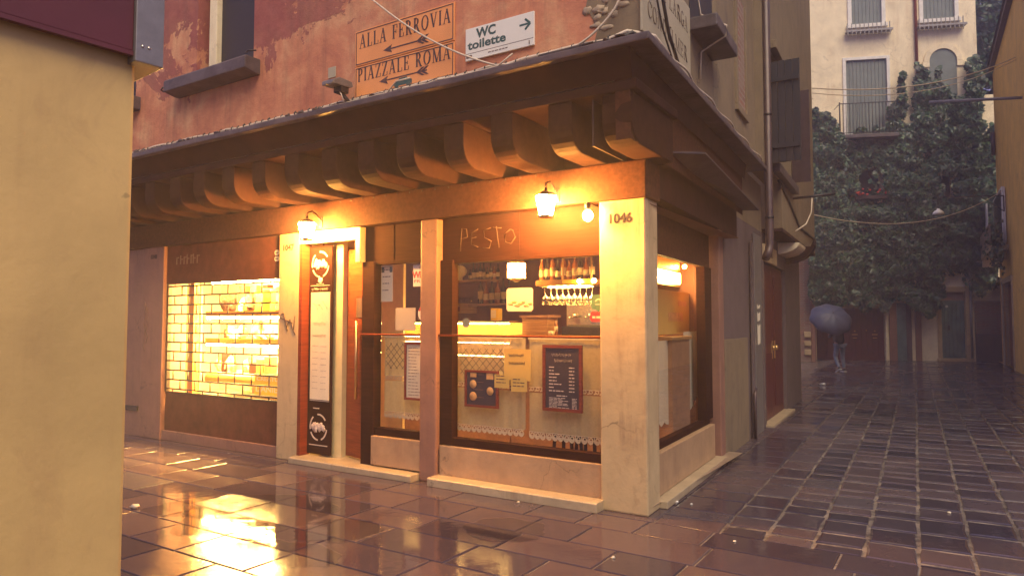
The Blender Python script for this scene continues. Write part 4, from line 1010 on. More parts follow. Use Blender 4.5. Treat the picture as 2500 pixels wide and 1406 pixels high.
# glass rack over the counter with hanging glasses, spots and bottles
ra = F(1325, 690, -1.3)[0]; rb = F(1462, 690, -1.3)[0]; rz = F(1395, 695, -1.3)[1]
t = thing('glass_rack', 'ledge over the counter with two spotlights and hanging glasses', 'rack', FRONT, ((ra+rb)/2, 1.3, rz))
MB().box(ra, rb, 1.14, 1.46, rz-.012, rz+.05).build('rack_board', 'crate_wood', t, bev=.004)
MB().box((ra+rb)/2, rb-.01, 1.12, 1.138, rz, rz+.045).build('rack_front', 'tray_gold', t)
m = MB()
for k in range(8): m.tube([(ra+.05+k*(rb-ra-.1)/7, 1.14, rz-.018), (ra+.05+k*(rb-ra-.1)/7, 1.46, rz-.018)], .005, 5)
m.build('rack_rails', 'brass', t)
sp = F(1415, 688, -1.1)[0], F(1450, 693, -1.1)[0]
for x in sp: MB().blob((x, 1.10, rz+.022), (.028, .018, .024), 0, 0, 12, 8).build('spot_lamp', 'bulb_glow', t)
MB().box(ra+.12, rb-.12, 1.20, 1.40, rz-.024, rz-.016).build('under_light', 'strip_glow', t)
for i in range(8):
    for j in range(2):
        x = ra+.09+i*(rb-ra-.16)/7.4; y = 1.2+j*.14; z0 = rz-.03
        g = MB().lathe([(.034, 0), (.034, -.004), (.005, -.012), (.005, -.085), (.030, -.105), (.042, -.14), (.038, -.19), (.036, -.19), (.040, -.14), (.028, -.108), (.002, -.09)], (x, y, z0), 12).build('wine_glass', 'drink_glass', None, FRONT, (x, y, z0))
        tag(g, 'stemmed glass hanging upside down from the lit ledge', 'wine glass', 'hanging wine glasses')
for i in range(10):
    x = ra-.02+i*(rb-ra)/10.0; bottle(x, 1.32, rz+.05, rr.uniform(.22, .34), .032, rr.choice(['bottle_dark', 'bottle_amber', 'bottle_amber']), 'bottle standing on the ledge above the hanging glasses', 'bottles on the lit ledge')
t = thing('bottle_cabinet', 'small open frame of red tinted bottles above the spotlights', 'cabinet', FRONT, (rb-.18, 1.2, rz+.05))
m = MB(); m.box(rb-.37, rb-.355, 1.15, 1.165, rz+.051, rz+.42); m.box(rb-.025, rb-.01, 1.15, 1.165, rz+.051, rz+.42); m.box(rb-.354, rb-.026, 1.15, 1.165, rz+.28, rz+.30); m.build('cabinet_frame', 'brass', t)
# counter with lit display
ca = F(1060, 800, -1.5)[0]; cb_ = F(1250, 800, -1.5)[0]; ce = F(1470, 800, -1.5)[0]
t = thing('bar_counter', 'long bar counter with a lit glass food display at its left end', 'counter', FRONT, ((ca+ce)/2, 1.6, .06))
MB().box(cb_+.02, -.30, 1.45, 2.0, .06, 1.42).build('counter_body', 'bar_counter', t)
MB().box(cb_+.02, -.28, 1.40, 2.05, 1.421, 1.455).build('counter_top', 'crate_wood', t, bev=.004)
MB().box(-4.4, cb_, 1.45, 2.0, .06, .92).build('display_base', 'bar_counter', t)
MB().box(-4.4, cb_, 1.95, 2.0, .921, 1.60).build('display_back', 'case_orange', t)
for z in (1.10, 1.34): MB().box(-4.4, cb_-.01, 1.50, 1.94, z-.008, z).build('display_shelf', 'drink_glass', t)
MB().box(-4.4, cb_, 1.44, 2.0, 1.60, 1.625).build('display_top', 'steel', t)
for z, y in ((1.585, 1.46), (1.42, 1.47), (1.35, 1.46), (1.19, 1.47)): MB().box(-4.38, cb_-.02, y, y+.02, z, z+.014).build('light_strip', 'strip_glow', t)
MB().add([(-4.4, 1.45, .93), (cb_, 1.45, .93), (cb_, 1.45, 1.58), (-4.4, 1.45, 1.58)], [(0, 1, 2, 3)]).build('display_glass', 'pane_glass', t)
for i in range(14):
    x = -4.2+i*.135; lv = (.925, 1.101, 1.341)[i % 3]
    o = MB().blob((x, 1.68, lv+.045), (.075, .11, .05), i, .35, 10, 7).build('pastry', rr.choice(['bread', 'pastry_dark', 'white_goods']), None, FRONT, (x, 1.68, lv)); tag(o, 'pastry lying in the lit glass display on the counter', 'pastry', 'pastries in the counter display')
# counter clutter, right
x, z = F(1305, 822, -1.55); t = thing('box', 'open cardboard box on the counter below the picture plate', 'box', FRONT, (x, 1.6, 1.455))
m = MB(); m.box(x-.17, x+.17, 1.55, 1.56, 1.456, 1.66); m.box(x-.17, x-.16, 1.561, 1.8, 1.456, 1.66); m.box(x+.16, x+.17, 1.561, 1.8, 1.456, 1.66); m.box(x-.17, x+.17, 1.80, 1.81, 1.456, 1.66); m.build('box_sides', 'crate_wood', t)
MB().box(x-.2, x+.2, 1.53, 1.83, 1.661, 1.69).build('box_lid', 'bar_counter', t)
x, z = F(1410, 800, -1.6); t = thing('coffee_machine', 'shiny espresso machine on the right end of the counter', 'coffee machine', FRONT, (x, 1.7, 1.455))
MB().box(x-.22, x+.26, 1.62, 1.95, 1.456, 1.56).build('machine_base', 'dark_metal', t, bev=.01); MB().box(x-.22, x+.26, 1.74, 1.95, 1.561, 1.86).build('machine_body', 'steel', t, bev=.015)
m = MB(); m.lathe([(.035, 0), (.035, .05)], (x-.08, 1.69, 1.66), 12); m.lathe([(.035, 0), (.035, .05)], (x+.12, 1.69, 1.66), 12); m.tube([(x-.08, 1.69, 1.67), (x-.08, 1.55, 1.66)], .012, 6); m.tube([(x+.12, 1.69, 1.67), (x+.12, 1.55, 1.66)], .012, 6); m.tube([(x+.22, 1.66, 1.78), (x+.24, 1.62, 1.62)], .008, 6); m.build('machine_spouts', 'steel', t)
for i in range(6):
    xx = x-.40+i*.035*(1 if i < 3 else 0)+(0 if i < 3 else .30+.06*(i-3)); 
    if i < 3: o = MB().lathe([(.022, 0), (.03, .05), (.028, .05), (.018, .006)], (xx, 1.6, 1.456), 12); zz_ = 1.456
    else: o = MB().lathe([(.022, 0), (.03, .05), (.028, .05), (.018, .006)], (xx-.32, 1.84, 1.862), 12); zz_ = 1.862
    tag(o.build('cup', 'white_goods', None, FRONT, (xx, 1.6, zz_)), 'small white cup beside the espresso machine' if i < 3 else 'small white cup on top of the espresso machine', 'cup', 'cups by the espresso machine')
for i in range(5): bottle(F(1325+8*i, 790, -1.75)[0], 1.75, 1.456, rr.uniform(.16, .24), .026, 'bottle_amber', 'small bottle in the row beside the cardboard box', 'bottles beside the box')
x, z = F(1212, 775, -1.7); o = thing('snack_box', 'yellow and white snack box on top of the lit display', 'box', FRONT, (x, 1.7, 1.626)); MB().box(x-.06, x+.06, 1.66, 1.74, 1.6265, 1.78).build('carton', 'tray_gold', o, bev=.003); MB().box(x-.055, x+.02, 1.657, 1.6595, 1.66, 1.76).build('carton_print', 'white_goods', o)
# stools seen under the curtain
for i, (x, lab) in enumerate(((-1.15, 'left'), (-.90, 'middle'), (-.62, 'right'))):
    t = thing('stool', 'dark stool behind the right curtain, %s of three' % lab, 'stool', FRONT, (x, .75, .06), 'stools behind the curtain')
    MB().lathe([(.15, .60), (.155, .62), (.15, .65)], (x, .75, .06), 16).build('stool_seat', 'dark_wood', t)
    for dx, dy in ((-.1, -.1), (.1, -.1), (.1, .1), (-.1, .1)): MB().tube([(x+dx*.8, .75+dy*.8, .66), (x+dx*1.2, .75+dy*1.2, .06)], .018, 6).build('stool_leg', 'dark_wood', t)
# in the flank window: pale film half way up and a paper notice
t = thing('window_film', 'pale plastic sheet hung half way up the flank window, torn along the bottom', 'plastic sheet', SIDE, (1.1, .25, .6))
def side_sheet(nm, v0, v1, z0, z1, n, mat, ragged=0.0, seed=0):
    m = MB(); r2 = random.Random(seed); k = 24
    lo = [z0+ragged*r2.uniform(0, 1) for _ in range(k+1)]
    for i in range(k+1):
        v = v0+(v1-v0)*i/k; yy = n+.012*math.sin(i*1.1)
        m.v += [(v, yy, lo[i]), (v, yy, z1)]
    for i in range(k): m.f.append((2*i, 2*i+2, 2*i+3, 2*i+1)); m.sm.append(True)
    return m.build(nm, mat, t)
side_sheet('film', .40, 2.45, .54, 1.42, .25, 'plastic_film', .12, 4); side_sheet('film_overlap', 2.1, 2.80, .66, 1.50, .27, 'plastic_film', .08, 5)
MB().prism([(1.52, .98), (1.60, .96), (1.58, 1.16), (1.54, 1.17)], .225, .236).build('film_hole', 'dark_metal', t)
q0, q1 = Sd(1600, 815, -.45), Sd(1682, 712, -.45)
t = thing('poster', 'orange lit poster in the flank window above the plastic sheet', 'poster', SIDE, (q1[0], .45, 1.5)); MB().box(q0[0]-.3, q1[0], .45, .46, 1.47, q1[1]-.02).build('sheet', 'paper_yellow', t)
m = MB(); m.box(q1[0]-.9, q1[0]-.3, .446, .4495, 1.62, 1.72); m.box(q1[0]-.5, q1[0]-.15, .446, .4495, 1.80, 1.86); m.build('print', 'bread', t)
q0, q1 = Sd(1605, 700, -.5), Sd(1662, 668, -.5); q2 = Sd(1674, 652, -.5)
t = thing('strip_lamp', 'bright lamp glowing behind the top of the flank window', 'lamp', SIDE, (q1[0], .5, 2.05))
MB().box(q0[0]-.1, q1[0], .50, .55, q1[1]-.13, q1[1]).build('lamp_tube', 'strip_glow', t, bev=.01); MB().blob((q2[0], .5, q2[1]), (.05, .05, .05), 0, 0, 12, 8).build('bulb', 'bulb_glow', t)
MB().box(q0[0]-.12, q2[0]+.1, .56, .58, q1[1]-.16, q2[1]+.08).build('lamp_backing', 'brass', t)

# ------------------------------------------------------------------ lit window of the left shop
t = thing('display_case', 'brightly lit food display behind the brick-pattern lattice', 'display case', FRONT, (-5.7, 1.0, .5))
dx0, dx1 = F(505, 800, -.75)[0], -4.78
for z, mat in ((1.745, 'case_orange'), (1.355, 'tray_gold')):
    MB().box(dx0, dx1, .75, 1.55, z-.02, z).build('shelf', 'white_goods', t); MB().box(dx0, dx1, .725, .749, z-.055, z+.022).build('shelf_edge', mat, t)
    MB().box(dx0+.02, dx1, .735, .80, z-.085, z-.057).build('light_strip', 'case_glow', t)
MB().box(dx0, dx1, .70, 1.55, .86, .88).build('case_floor', 'white_goods', t)
MB().box(dx0, dx1, 1.555, 1.6, .5, 2.25).build('case_back', 'white_goods', t)
MB().box(dx0+.02, dx1, .8, .9, 2.18, 2.22).build('light_strip', 'case_glow', t)
MB().tube([(-6.85, .58, .815), (-5.62, .58, .815)], .075, 14).build('case_rail', 'case_orange', t)
MB().box(-5.60, dx1, .52, .60, .79, .89).build('case_edge', 'tray_gold', t)
t2 = thing('shop_sign', 'yellow sign lettered CREATURE and DANIELA behind the lattice', 'sign', FRONT, (-5.3, .45, .66))
MB().box(-5.66, -5.02, .44, .45, .66, .93).build('sign_panel', 'tray_gold', t2, bev=.002)
m = MB(); sans(m, 'CREATURE', -5.33, .845, .075, .436, .4395, width=.56); m.build('sign_lettering', 'white_goods', t2); m = MB(); sans(m, 'DANIELA', -5.33, .70, .115, .436, .4395, width=.6); m.build('sign_lettering', 'white_goods', t2)
rr = random.Random(77)
for lv, n in ((.88, 13), (1.355, 12), (1.745, 12), (1.9, 8)):
    for i in range(n):
        x = dx0+.12+i*(dx1-dx0-.2)/n+rr.uniform(-.02, .02); hh = rr.uniform(.14, .27); y = .84+rr.uniform(0, .2); z0 = lv if lv != 1.9 else 1.745
        if lv == 1.9: y = 1.3; hh = .42
        mat = rr.choice(['pastry_dark', 'shutter_wood', 'bread', 'dark_wood', 'shutter_wood', 'tray_gold'] if lv > 1.5 else ['bread', 'pastry_dark', 'white_goods', 'pastry_dark', 'dark_wood', 'case_orange'])
        if lv == 1.745: hh *= 1.25
        if rr.random() < .55: o = MB().blob((x, y, z0+hh*.48), (.085, .07, hh*.5), i+int(lv*10), .45, 10, 8)
        else: o = MB().box(x-.075, x+.075, y-.05, y+.05, z0+.001, z0+hh)
        o = o.build('food_package', mat, None, FRONT, (x, y, z0), bev=.008)
        tag(o, {.88: 'wrapped food on the floor of the lit shop display', 1.355: 'wrapped food on the yellow-edged middle shelf of the lit shop', 1.745: 'wrapped food on the orange-edged top shelf of the lit shop', 1.9: 'tall food bag at the back of the top shelf of the lit shop'}[lv], 'food', {.88: 'food on the display floor', 1.355: 'food on the middle shelf', 1.745: 'food on the top shelf', 1.9: 'tall bags on the top shelf'}[lv])

# ------------------------------------------------------------------ near wall on the left
t = thing('stone_pier', 'plain cream stone pier filling the left edge, with a red shutter box above it', 'wall', PIER, (-.6, 0, 0))
m = MB().box(-1.5, 0, 0, .5, 0, 2.79); m.build('pier', 'pier_stone', t, bev=.014)
t = thing('shutter_box', 'dark red box over the cream pier with a grey metal end strip', 'shutter box', PIER, (-.6, 0, 2.75))
MB().box(-1.5, -.035, -.055, .45, 2.765, 4.2).build('box_panel', 'red_panel', t, bev=.004)
MB().box(-1.5, -.035, -.058, -.030, 2.745, 2.764).build('box_lip', 'red_panel', t)
MB().box(-.034, .085, -.075, .45, 2.72, 4.2).build('end_strip', 'grey_metal', t, bev=.004)
m = MB()
for x in (-.005, .022): m.blob((x, -.077, 2.79), (.007, .004, .007), 0, 0, 8, 6)
m.build('rivets', 'steel', t)
t = thing('wall', 'shadowed house wall behind the cream pier at the far left', 'wall', PIER, (-3, 2.2, 0)); MB().box(-6, -1.0, 1.2, 1.6, 0, 7).build('wall_body', 'ochre_render', t)

# ------------------------------------------------------------------ alley: drainpipe, plastic pipe, alley house
v, z = Sd(1860, 600, .1)
def pv(px, n): return Sd(px, 600, n)[0]
t = thing('drainpipe', 'brown drainpipe down the flank of the corner building ending in a shoe', 'drainpipe', SIDE, (4.18, -.34, 2.5))
MB().tube([(4.18, -.34, 9), (4.18, -.34, 2.66), (4.16, -.33, 2.56), (4.08, -.30, 2.46)], .055, 12).build('pipe', 'pipe_brown', t)
m = MB()
for z in (6.2, 4.4): m.lathe([(.063, 0), (.063, .03)], (4.18, -.34, z), 12)
m.lathe([(.063, 0), (.063, .03)], (4.18, -.34, 3.0), 12); m.build('pipe_clips', 'dark_metal', t)
t = thing('cable_duct', 'pale vertical duct with peeling white posters beside the red doors', 'duct', SIDE, (4.75, -.02, 0))
MB().box(4.52, 4.62, -.05, -.013, 0, 2.75).build('duct_cover', 'grey_render', t, bev=.006); MB().box(4.78, 5.35, -.03, -.013, 0, 2.9).build('duct_board', 'grey_metal', t, bev=.004)
m = MB()
for k, (z, h) in enumerate(((1.28, .30), (1.62, .14), (1.80, .07))): m.prism([(4.95, z), (5.15, z+.02), (5.17, z+h), (5.05, z+h-.03), (4.94, z+h)], -.034, -.031)
m.build('poster_scraps', 'paper', t)
MB().tube([(4.5, -.06, .0), (4.5, -.06, .62), (4.58, -.06, .68)], .022, 8).build('small_pipe', 'pipe_brown', t)

AH = thing('alley_house', 'narrow ochre house with a jettied upper floor, red double door and dark shutters', 'house', SIDE, (8, 0, 0))
HE = 10.0
MB().wall(5.62, HE, 0, 3.05, [(5.78, 8.0, 0, 2.56)], 0.0, .28).build('ground_floor_wall', 'grey_render', AH)
MB().box(HE-.001, HE+.25, .02, 4, 0, 9).build('end_wall', 'ochre_render', AH)
MB().box(5.66, 6.9, -.03, .1, 2.565, 2.83).build('door_lintel', 'pale_stone', AH, bev=.01)
m = MB(); sans(m, '1045', 6.3, 2.65, .11, -.034, -.031); m.build('house_number', 'ink', AH)
dr_ = [MB().box(5.79, 6.84, .06, .11, .03, 2.55).build('door', 'red_door', AH, bev=.004), MB().box(6.86, 7.99, .06, .11, .03, 2.55).build('door', 'red_door', AH, bev=.004)]
for k, d in enumerate(dr_):
    x0 = 5.79+k*1.07; m = MB()
    for z0, z1 in ((.2, 1.1), (1.25, 2.4)): m.box(x0+.14, x0+.9, .045, .058, z0, z1)
    m.build('door_panels', 'red_door', d, bev=.01)
    xh = x0+(.92 if k == 0 else .14); m = MB().blob((xh, .02, 1.18), (.045, .03, .045), 0, 0, 10, 7); m.box(xh-.03, xh+.03, .04, .058, 1.0, 1.3); m.build('door_handle', 'brass', d)
MB().box(5.7, 8.1, -.12, .06, 0, .03).build('door_step', 'step_stone', AH)
# jetty
MB().wall(4.08, HE+.25, 3.74, 9, [(4.75, 6.75, 3.9, 5.5)], -.30, .25).build('upper_wall', 'ochre_render', AH)
MB().wall(5.62, HE+.25, 3.05, 3.739, [], -.30, .25).build('upper_wall', 'ochre_render', AH)
MB().box(5.62, HE+.25, -.30, .0, 3.0, 3.049).build('jetty_soffit', 'soffit_wood', AH)
MB().box(4.75, 6.75, -.13, -.10, 3.9, 5.5).build('window_recess', 'navy_shutter', AH)
s_ = MB()
for k in range(4): s_.box(4.66, 4.70, -.70+k*.098, -.70+k*.098+.092, 3.86, 5.30)
for z in (4.05, 5.0): s_.box(4.63, 4.659, -.69, -.32, z, z+.07)
s_.build('shutter', 'navy_shutter', AH, bev=.003)
MB().box(6.80, 6.84, -.60, -.31, 3.95, 5.5).build('shutter', 'pipe_brown', AH, bev=.004)
MB().box(4.8, 6.9, -.40, -.10, 3.76, 3.89).build('window_sill', 'lead', AH, bev=.01)
MB().box(4.7, 6.95, -.40, -.29, 5.52, 5.64).build('window_head', 'ochre_render', AH, bev=.01)
q = [(0, 2.998), (-.30, 2.998)]+[(-.30+.0*math.cos(a), 2.9) for a in (0,)]+[(-.30*math.cos(a), 2.9-.42*math.sin(a)) for a in np.linspace(.1, PI/2, 8)]
MB().prism_x([(0, 2.999), (-.50, 2.999), (-.50, 3.12)]+[(-.50*math.cos(a), 3.05-.34*math.sin(a)) for a in np.linspace(.08, PI/2, 9)], 8.1, 8.4).build('jetty_bracket', 'soffit_wood', AH, bev=.01)
MB().prism_x([(0, 2.998)]+[(-.36*math.cos(a), 2.996-.20*math.sin(a)) for a in np.linspace(.08, PI/2, 7)], 7.2, 8.095).build('jetty_bracket', 'pale_render', AH, bev=.01)
t = thing('cable', 'dark cable looping under the dark shutter of the alley house', 'cable', SIDE, (6, -.3, 3.6)); MB().tube(sag((5.3, -.31, 3.72), (7.6, -.31, 3.30), -.03, 10)+[(HE+.2, -.31, 3.34)], .022, 6).build('cable_run', 'black_rubber', t)
t = thing('wall_pole', 'short iron pole with a hanging rope on the alley house', 'pole', SIDE, (7.4, -.3, 3.7)); MB().tube([(6.9, -.30, 3.70), (7.0, -.95, 3.74)], .022, 8).build('pole', 'dark_metal', t)
MB().tube([(6.95, -.6, 3.73), (6.95, -.58, 3.45), (6.9, -.5, 3.25), (6.7, -.36, 3.12)], .012, 5).build('rope', 'cable_grey', t)

# ------------------------------------------------------------------ house at the end, its ivy, gate and doors
IH = thing('ivy_house', 'tall pale weathered house at the end of the alley, overgrown with ivy', 'house', BACK, (0, 0, 0))
def bx(px, py, n=0.0): return B(px, py, n)
def rect(p0, p1, n=0.0): a, c2 = bx(*p0, n), bx(*p1, n); return (min(a[0], c2[0]), max(a[0], c2[0]), min(a[1], c2[1]), max(a[1], c2[1]))
Wb = rect((2064, 150), (2168, 325)); Wa = rect((2268, 152), (2338, 240)); Wt = rect((2076, -60), (2152, 58)); Wl = rect((2085, 415), (2150, 480)); Wr = rect((2285, 428), (2325, 490)); Wu = rect((2250, -60), (2330, 45))
Dg = rect((2296, 713), (2360, 872)); Gt = rect((1992, 752), (2162, 876))
def bsolid(mb, r, y0, y1): return mb.box(r[0], r[1], y0, y1, r[2], r[3])
XR = bx(2386, 150)[0]; ZR = bx(2400, 232)[1]
MB().wall(XR, 6.6, 0, ZR, [], 0, .35).build('wall', 'pale_render', IH)
MB().wall(-7, XR, 0, 19, [Wb, Wa, Wt, Wl, Wr, Wu, (Dg[0], Dg[1], 0, Dg[3]), (Gt[0], Gt[1], 0, Gt[3])], 0, .35).build('wall', 'pale_render', IH)
MB().add([(-7, .36, 0), (XR, .36, 0), (XR, .36, 19), (-7, .36, 19)], [(0, 1, 2, 3)]).build('back_lining', 'navy_shutter', IH)
def framed(r, nm, mat_f, mat_in, fw, sub='shutter', arch=False):
    f = MB(); y0, y1 = -.06, .12
    f.box(r[0]-fw, r[0], y0, y1, r[2], r[3]+fw); f.box(r[1], r[1]+fw, y0, y1, r[2], r[3]+fw); f.box(r[0], r[1], y0, y1, r[3], r[3]+fw); f.box(r[0]-fw*1.4, r[1]+fw*1.4, -.12, y1, r[2]-fw, r[2]-.001)
    wf = f.build('window', mat_f, IH, bev=.01)
    if not arch:
        n = max(2, int((r[1]-r[0])/.14)); s = MB()
        for i in range(n): a = r[0]+(r[1]-r[0])*i/n; s.box(a+.006, a+(r[1]-r[0])/n-.006, .04, .08, r[2], r[3])
        s.build(sub, mat_in, wf)
    return wf
framed(Wb, 'window', 'white_paint', 'grey_shutter', .13); framed(Wt, 'window', 'white_paint', 'grey_shutter', .16); framed(Wu, 'window', 'white_paint', 'grey_shutter', .16)
cx = (Wa[0]+Wa[1])/2; rw = (Wa[1]-Wa[0])/2
f = MB()
for p in ring((cx, Wa[3]-.002, rw+.22, rw+.22), (cx, Wa[3]-.002, rw, rw), 0, 180, 16): f.prism(p, -.07, .1)
f.box(Wa[0]-.28, Wa[0], -.07, .1, Wa[3]-.24, Wa[3]-.004); f.box(Wa[1], Wa[1]+.28, -.07, .1, Wa[3]-.24, Wa[3]-.004)
aw = f.build('window', 'pale_render', IH, bev=.01)
MB().prism([(cx+rw*math.cos(a), Wa[3]+rw*math.sin(a)) for a in np.linspace(0, PI, 17)]+[(Wa[0], Wa[2]), (Wa[1], Wa[2])], -.01, .05).build('shutter', 'grey_shutter', aw)
for r, nm in ((Wl, 0), (Wr, 1)):
    MB().box(r[0], r[1], .2, .25, r[2], r[3]).build('window', 'navy_shutter', IH)
# spiky sill planters below the top windows
for r in (Wt, Wu):
    m = MB(); m.box(r[0]-.3, r[1]+.35, -.35, -.05, r[2]-.42, r[2]-.34)
    k = r[0]-.28
    while k < r[1]+.35: m.prism([(k, r[2]-.42), (k+.05, r[2]-.42), (k+.03, r[2]-.62)], -.34, -.30); m.box(k, k+.03, -.34, -.30, r[2]-.34, r[2]-.05); k += .17
    m.build('window_ledge', 'grey_metal', IH)
# balcony
r = rect((2036, 268), (2172, 335)); t = MB().box(r[0]-.05, r[1]+.1, -.85, -.02, r[2]-.18, r[2]-.02).build('balcony', 'lead', IH, bev=.02)
m = MB(); m.box(r[0], r[1], -.84, -.80, r[3]-.03, r[3]); m.box(r[0], r[1], -.83, -.81, r[2]+.02, r[2]+.05)
k = r[0]
while k < r[1]: m.tube([(k, -.82, r[2]-.02), (k, -.82, r[3]-.02)], .012, 5); k += .13
m.tube([(r[0], -.82, r[2]), (r[0], -.82, r[3]+.05)], .03, 6); m.tube([(r[0], -.82, r[3]-.02), (r[0], -.05, r[3]-.02)], .015, 5); m.build('railing', 'dark_metal', t)
a = bx(2234, 60); c2 = bx(2234, 235); tag(MB().tube([(a[0], -.08, 19), (a[0], -.08, c2[1])], .06, 8).build('drainpipe', 'door_wood', None, BACK, (a[0], -.08, c2[1])), 'rusty red drainpipe between the two upper windows of the ivy house', 'drainpipe')
# green door, maroon gate, pilasters
fr_ = MB(); fr_.box(Dg[0]-.16, Dg[0], -.05, .2, 0, Dg[3]+.22); fr_.box(Dg[1], Dg[1]+.16, -.05, .2, 0, Dg[3]+.22); fr_.box(Dg[0], Dg[1], -.05, .2, Dg[3], Dg[3]+.22); fr_.box(Dg[0]-.2, Dg[1]+.2, -.25, .2, 0, .12)
d = fr_.build('door', 'pale_stone', IH, bev=.015)
s = MB(); n = 6; ww = (Dg[1]-Dg[0])/n
for i in range(n): s.box(Dg[0]+i*ww+.006, Dg[0]+(i+1)*ww-.006, .08, .12, .13, Dg[3]-.45)
s.box(Dg[0], Dg[1], .07, .13, Dg[3]-.45, Dg[3]-.36); s.build('door_leaf', 'teal_door', d)
MB().box(Dg[0], Dg[1], .08, .12, Dg[3]-.36, Dg[3]).build('transom', 'brick', d)
a = bx(2313, 748); MB().prism([(a[0]+.055*math.cos(k), a[1]+.055*math.sin(k)) for k in np.linspace(0, 2*PI, 13)[:-1]], .06, .079).build('door_disc', 'sign_white', d)
a = bx(2318, 800); MB().box(a[0]-.04, a[0]+.04, .03, .079, a[1]-.1, a[1]+.1).build('door_handle', 'dark_metal', d)
g = MB(); n = 12; ww = (Gt[1]-Gt[0])/n
for i in range(n): g.box(Gt[0]+i*ww+.004, Gt[0]+(i+1)*ww-.004, .1, .15, .16, Gt[3])
g.box(Gt[0], Gt[1], .08, .16, .0, .159)
g = g.build('gate', 'maroon_door', IH)
for px in (2088, 2137): a = bx(px, 808); m = MB().blob((a[0], .07, a[1]), (.035, .03, .035), 0, 0, 8, 6); m.box(a[0]-.11, a[0]+.11, .06, .098, a[1]-.17, a[1]-.13); m.box(a[0]-.08, a[0]+.08, .06, .098, a[1]-.31, a[1]-.28); m.build('gate_handle', 'brass', g)
a = bx(2116, 806); MB().blob((a[0], .07, a[1]), (.03, .03, .03), 0, 0, 8, 6).build('gate_knob', 'brass', g)
for x0, x1, mat, top in ((2162, 2168, 'pale_render', 770), (2172, 2190, 'pink_stone', 740), (2190.5, 2213, 'teal_door', 740), (2213.5, 2226, 'grey_render', 740), (2236, 2250, 'pink_stone', 740), (1984, 1992, 'pink_stone', 735)):
    a = bx(x0, 880); c2 = bx(x1, 880); top_ = bx(x0, top)[1]; MB().box(a[0], c2[0], -.10, -.002, 0, top_).build('pilaster', mat, IH, bev=.01)
a = bx(2372, 880); tag(MB().tube([(a[0], -.09, 0), (a[0], -.09, bx(2372, 690)[1])], .05, 8).build('drainpipe', 'grey_metal', None, BACK, (a[0], -.09, 0)), 'pale pipe beside the green door under the ivy', 'drainpipe')
r = rect((2378, 735), (2428, 884)); MB().box(r[0], r[1]+1.5, -.06, -.002, 0, r[3]).build('brick_facing', 'brick', IH); MB().box(r[0], r[1]+1.5, -.09, -.061, 0, bx(2380, 815)[1]).build('render_patch', 'grey_render', IH, bev=.02)
# flower box in the low ivy window
t = thing('flower_box', 'window box of red flowers in the dark ivy window', 'flower box', BACK, ((Wl[0]+Wl[1])/2, -.3, Wl[2]))
MB().box(Wl[0]-.1, Wl[1]+.1, -.50, -.32, Wl[2]-.16, Wl[2]-.02).build('planter', 'pipe_brown', t)
fm = MB(); lm = MB()
for i in range(34):
    c = (random.uniform(Wl[0]-.1, Wl[1]+.1), random.uniform(-.6, -.3), Wl[2]+random.uniform(0, .28)); (fm if i % 3 else lm).blob(c, (.05, .05, .045), i, .5, 6, 5)
fm.build('flowers', 'flower_red', t); lm.build('flower_leaves', 'ivy_leaf', t)

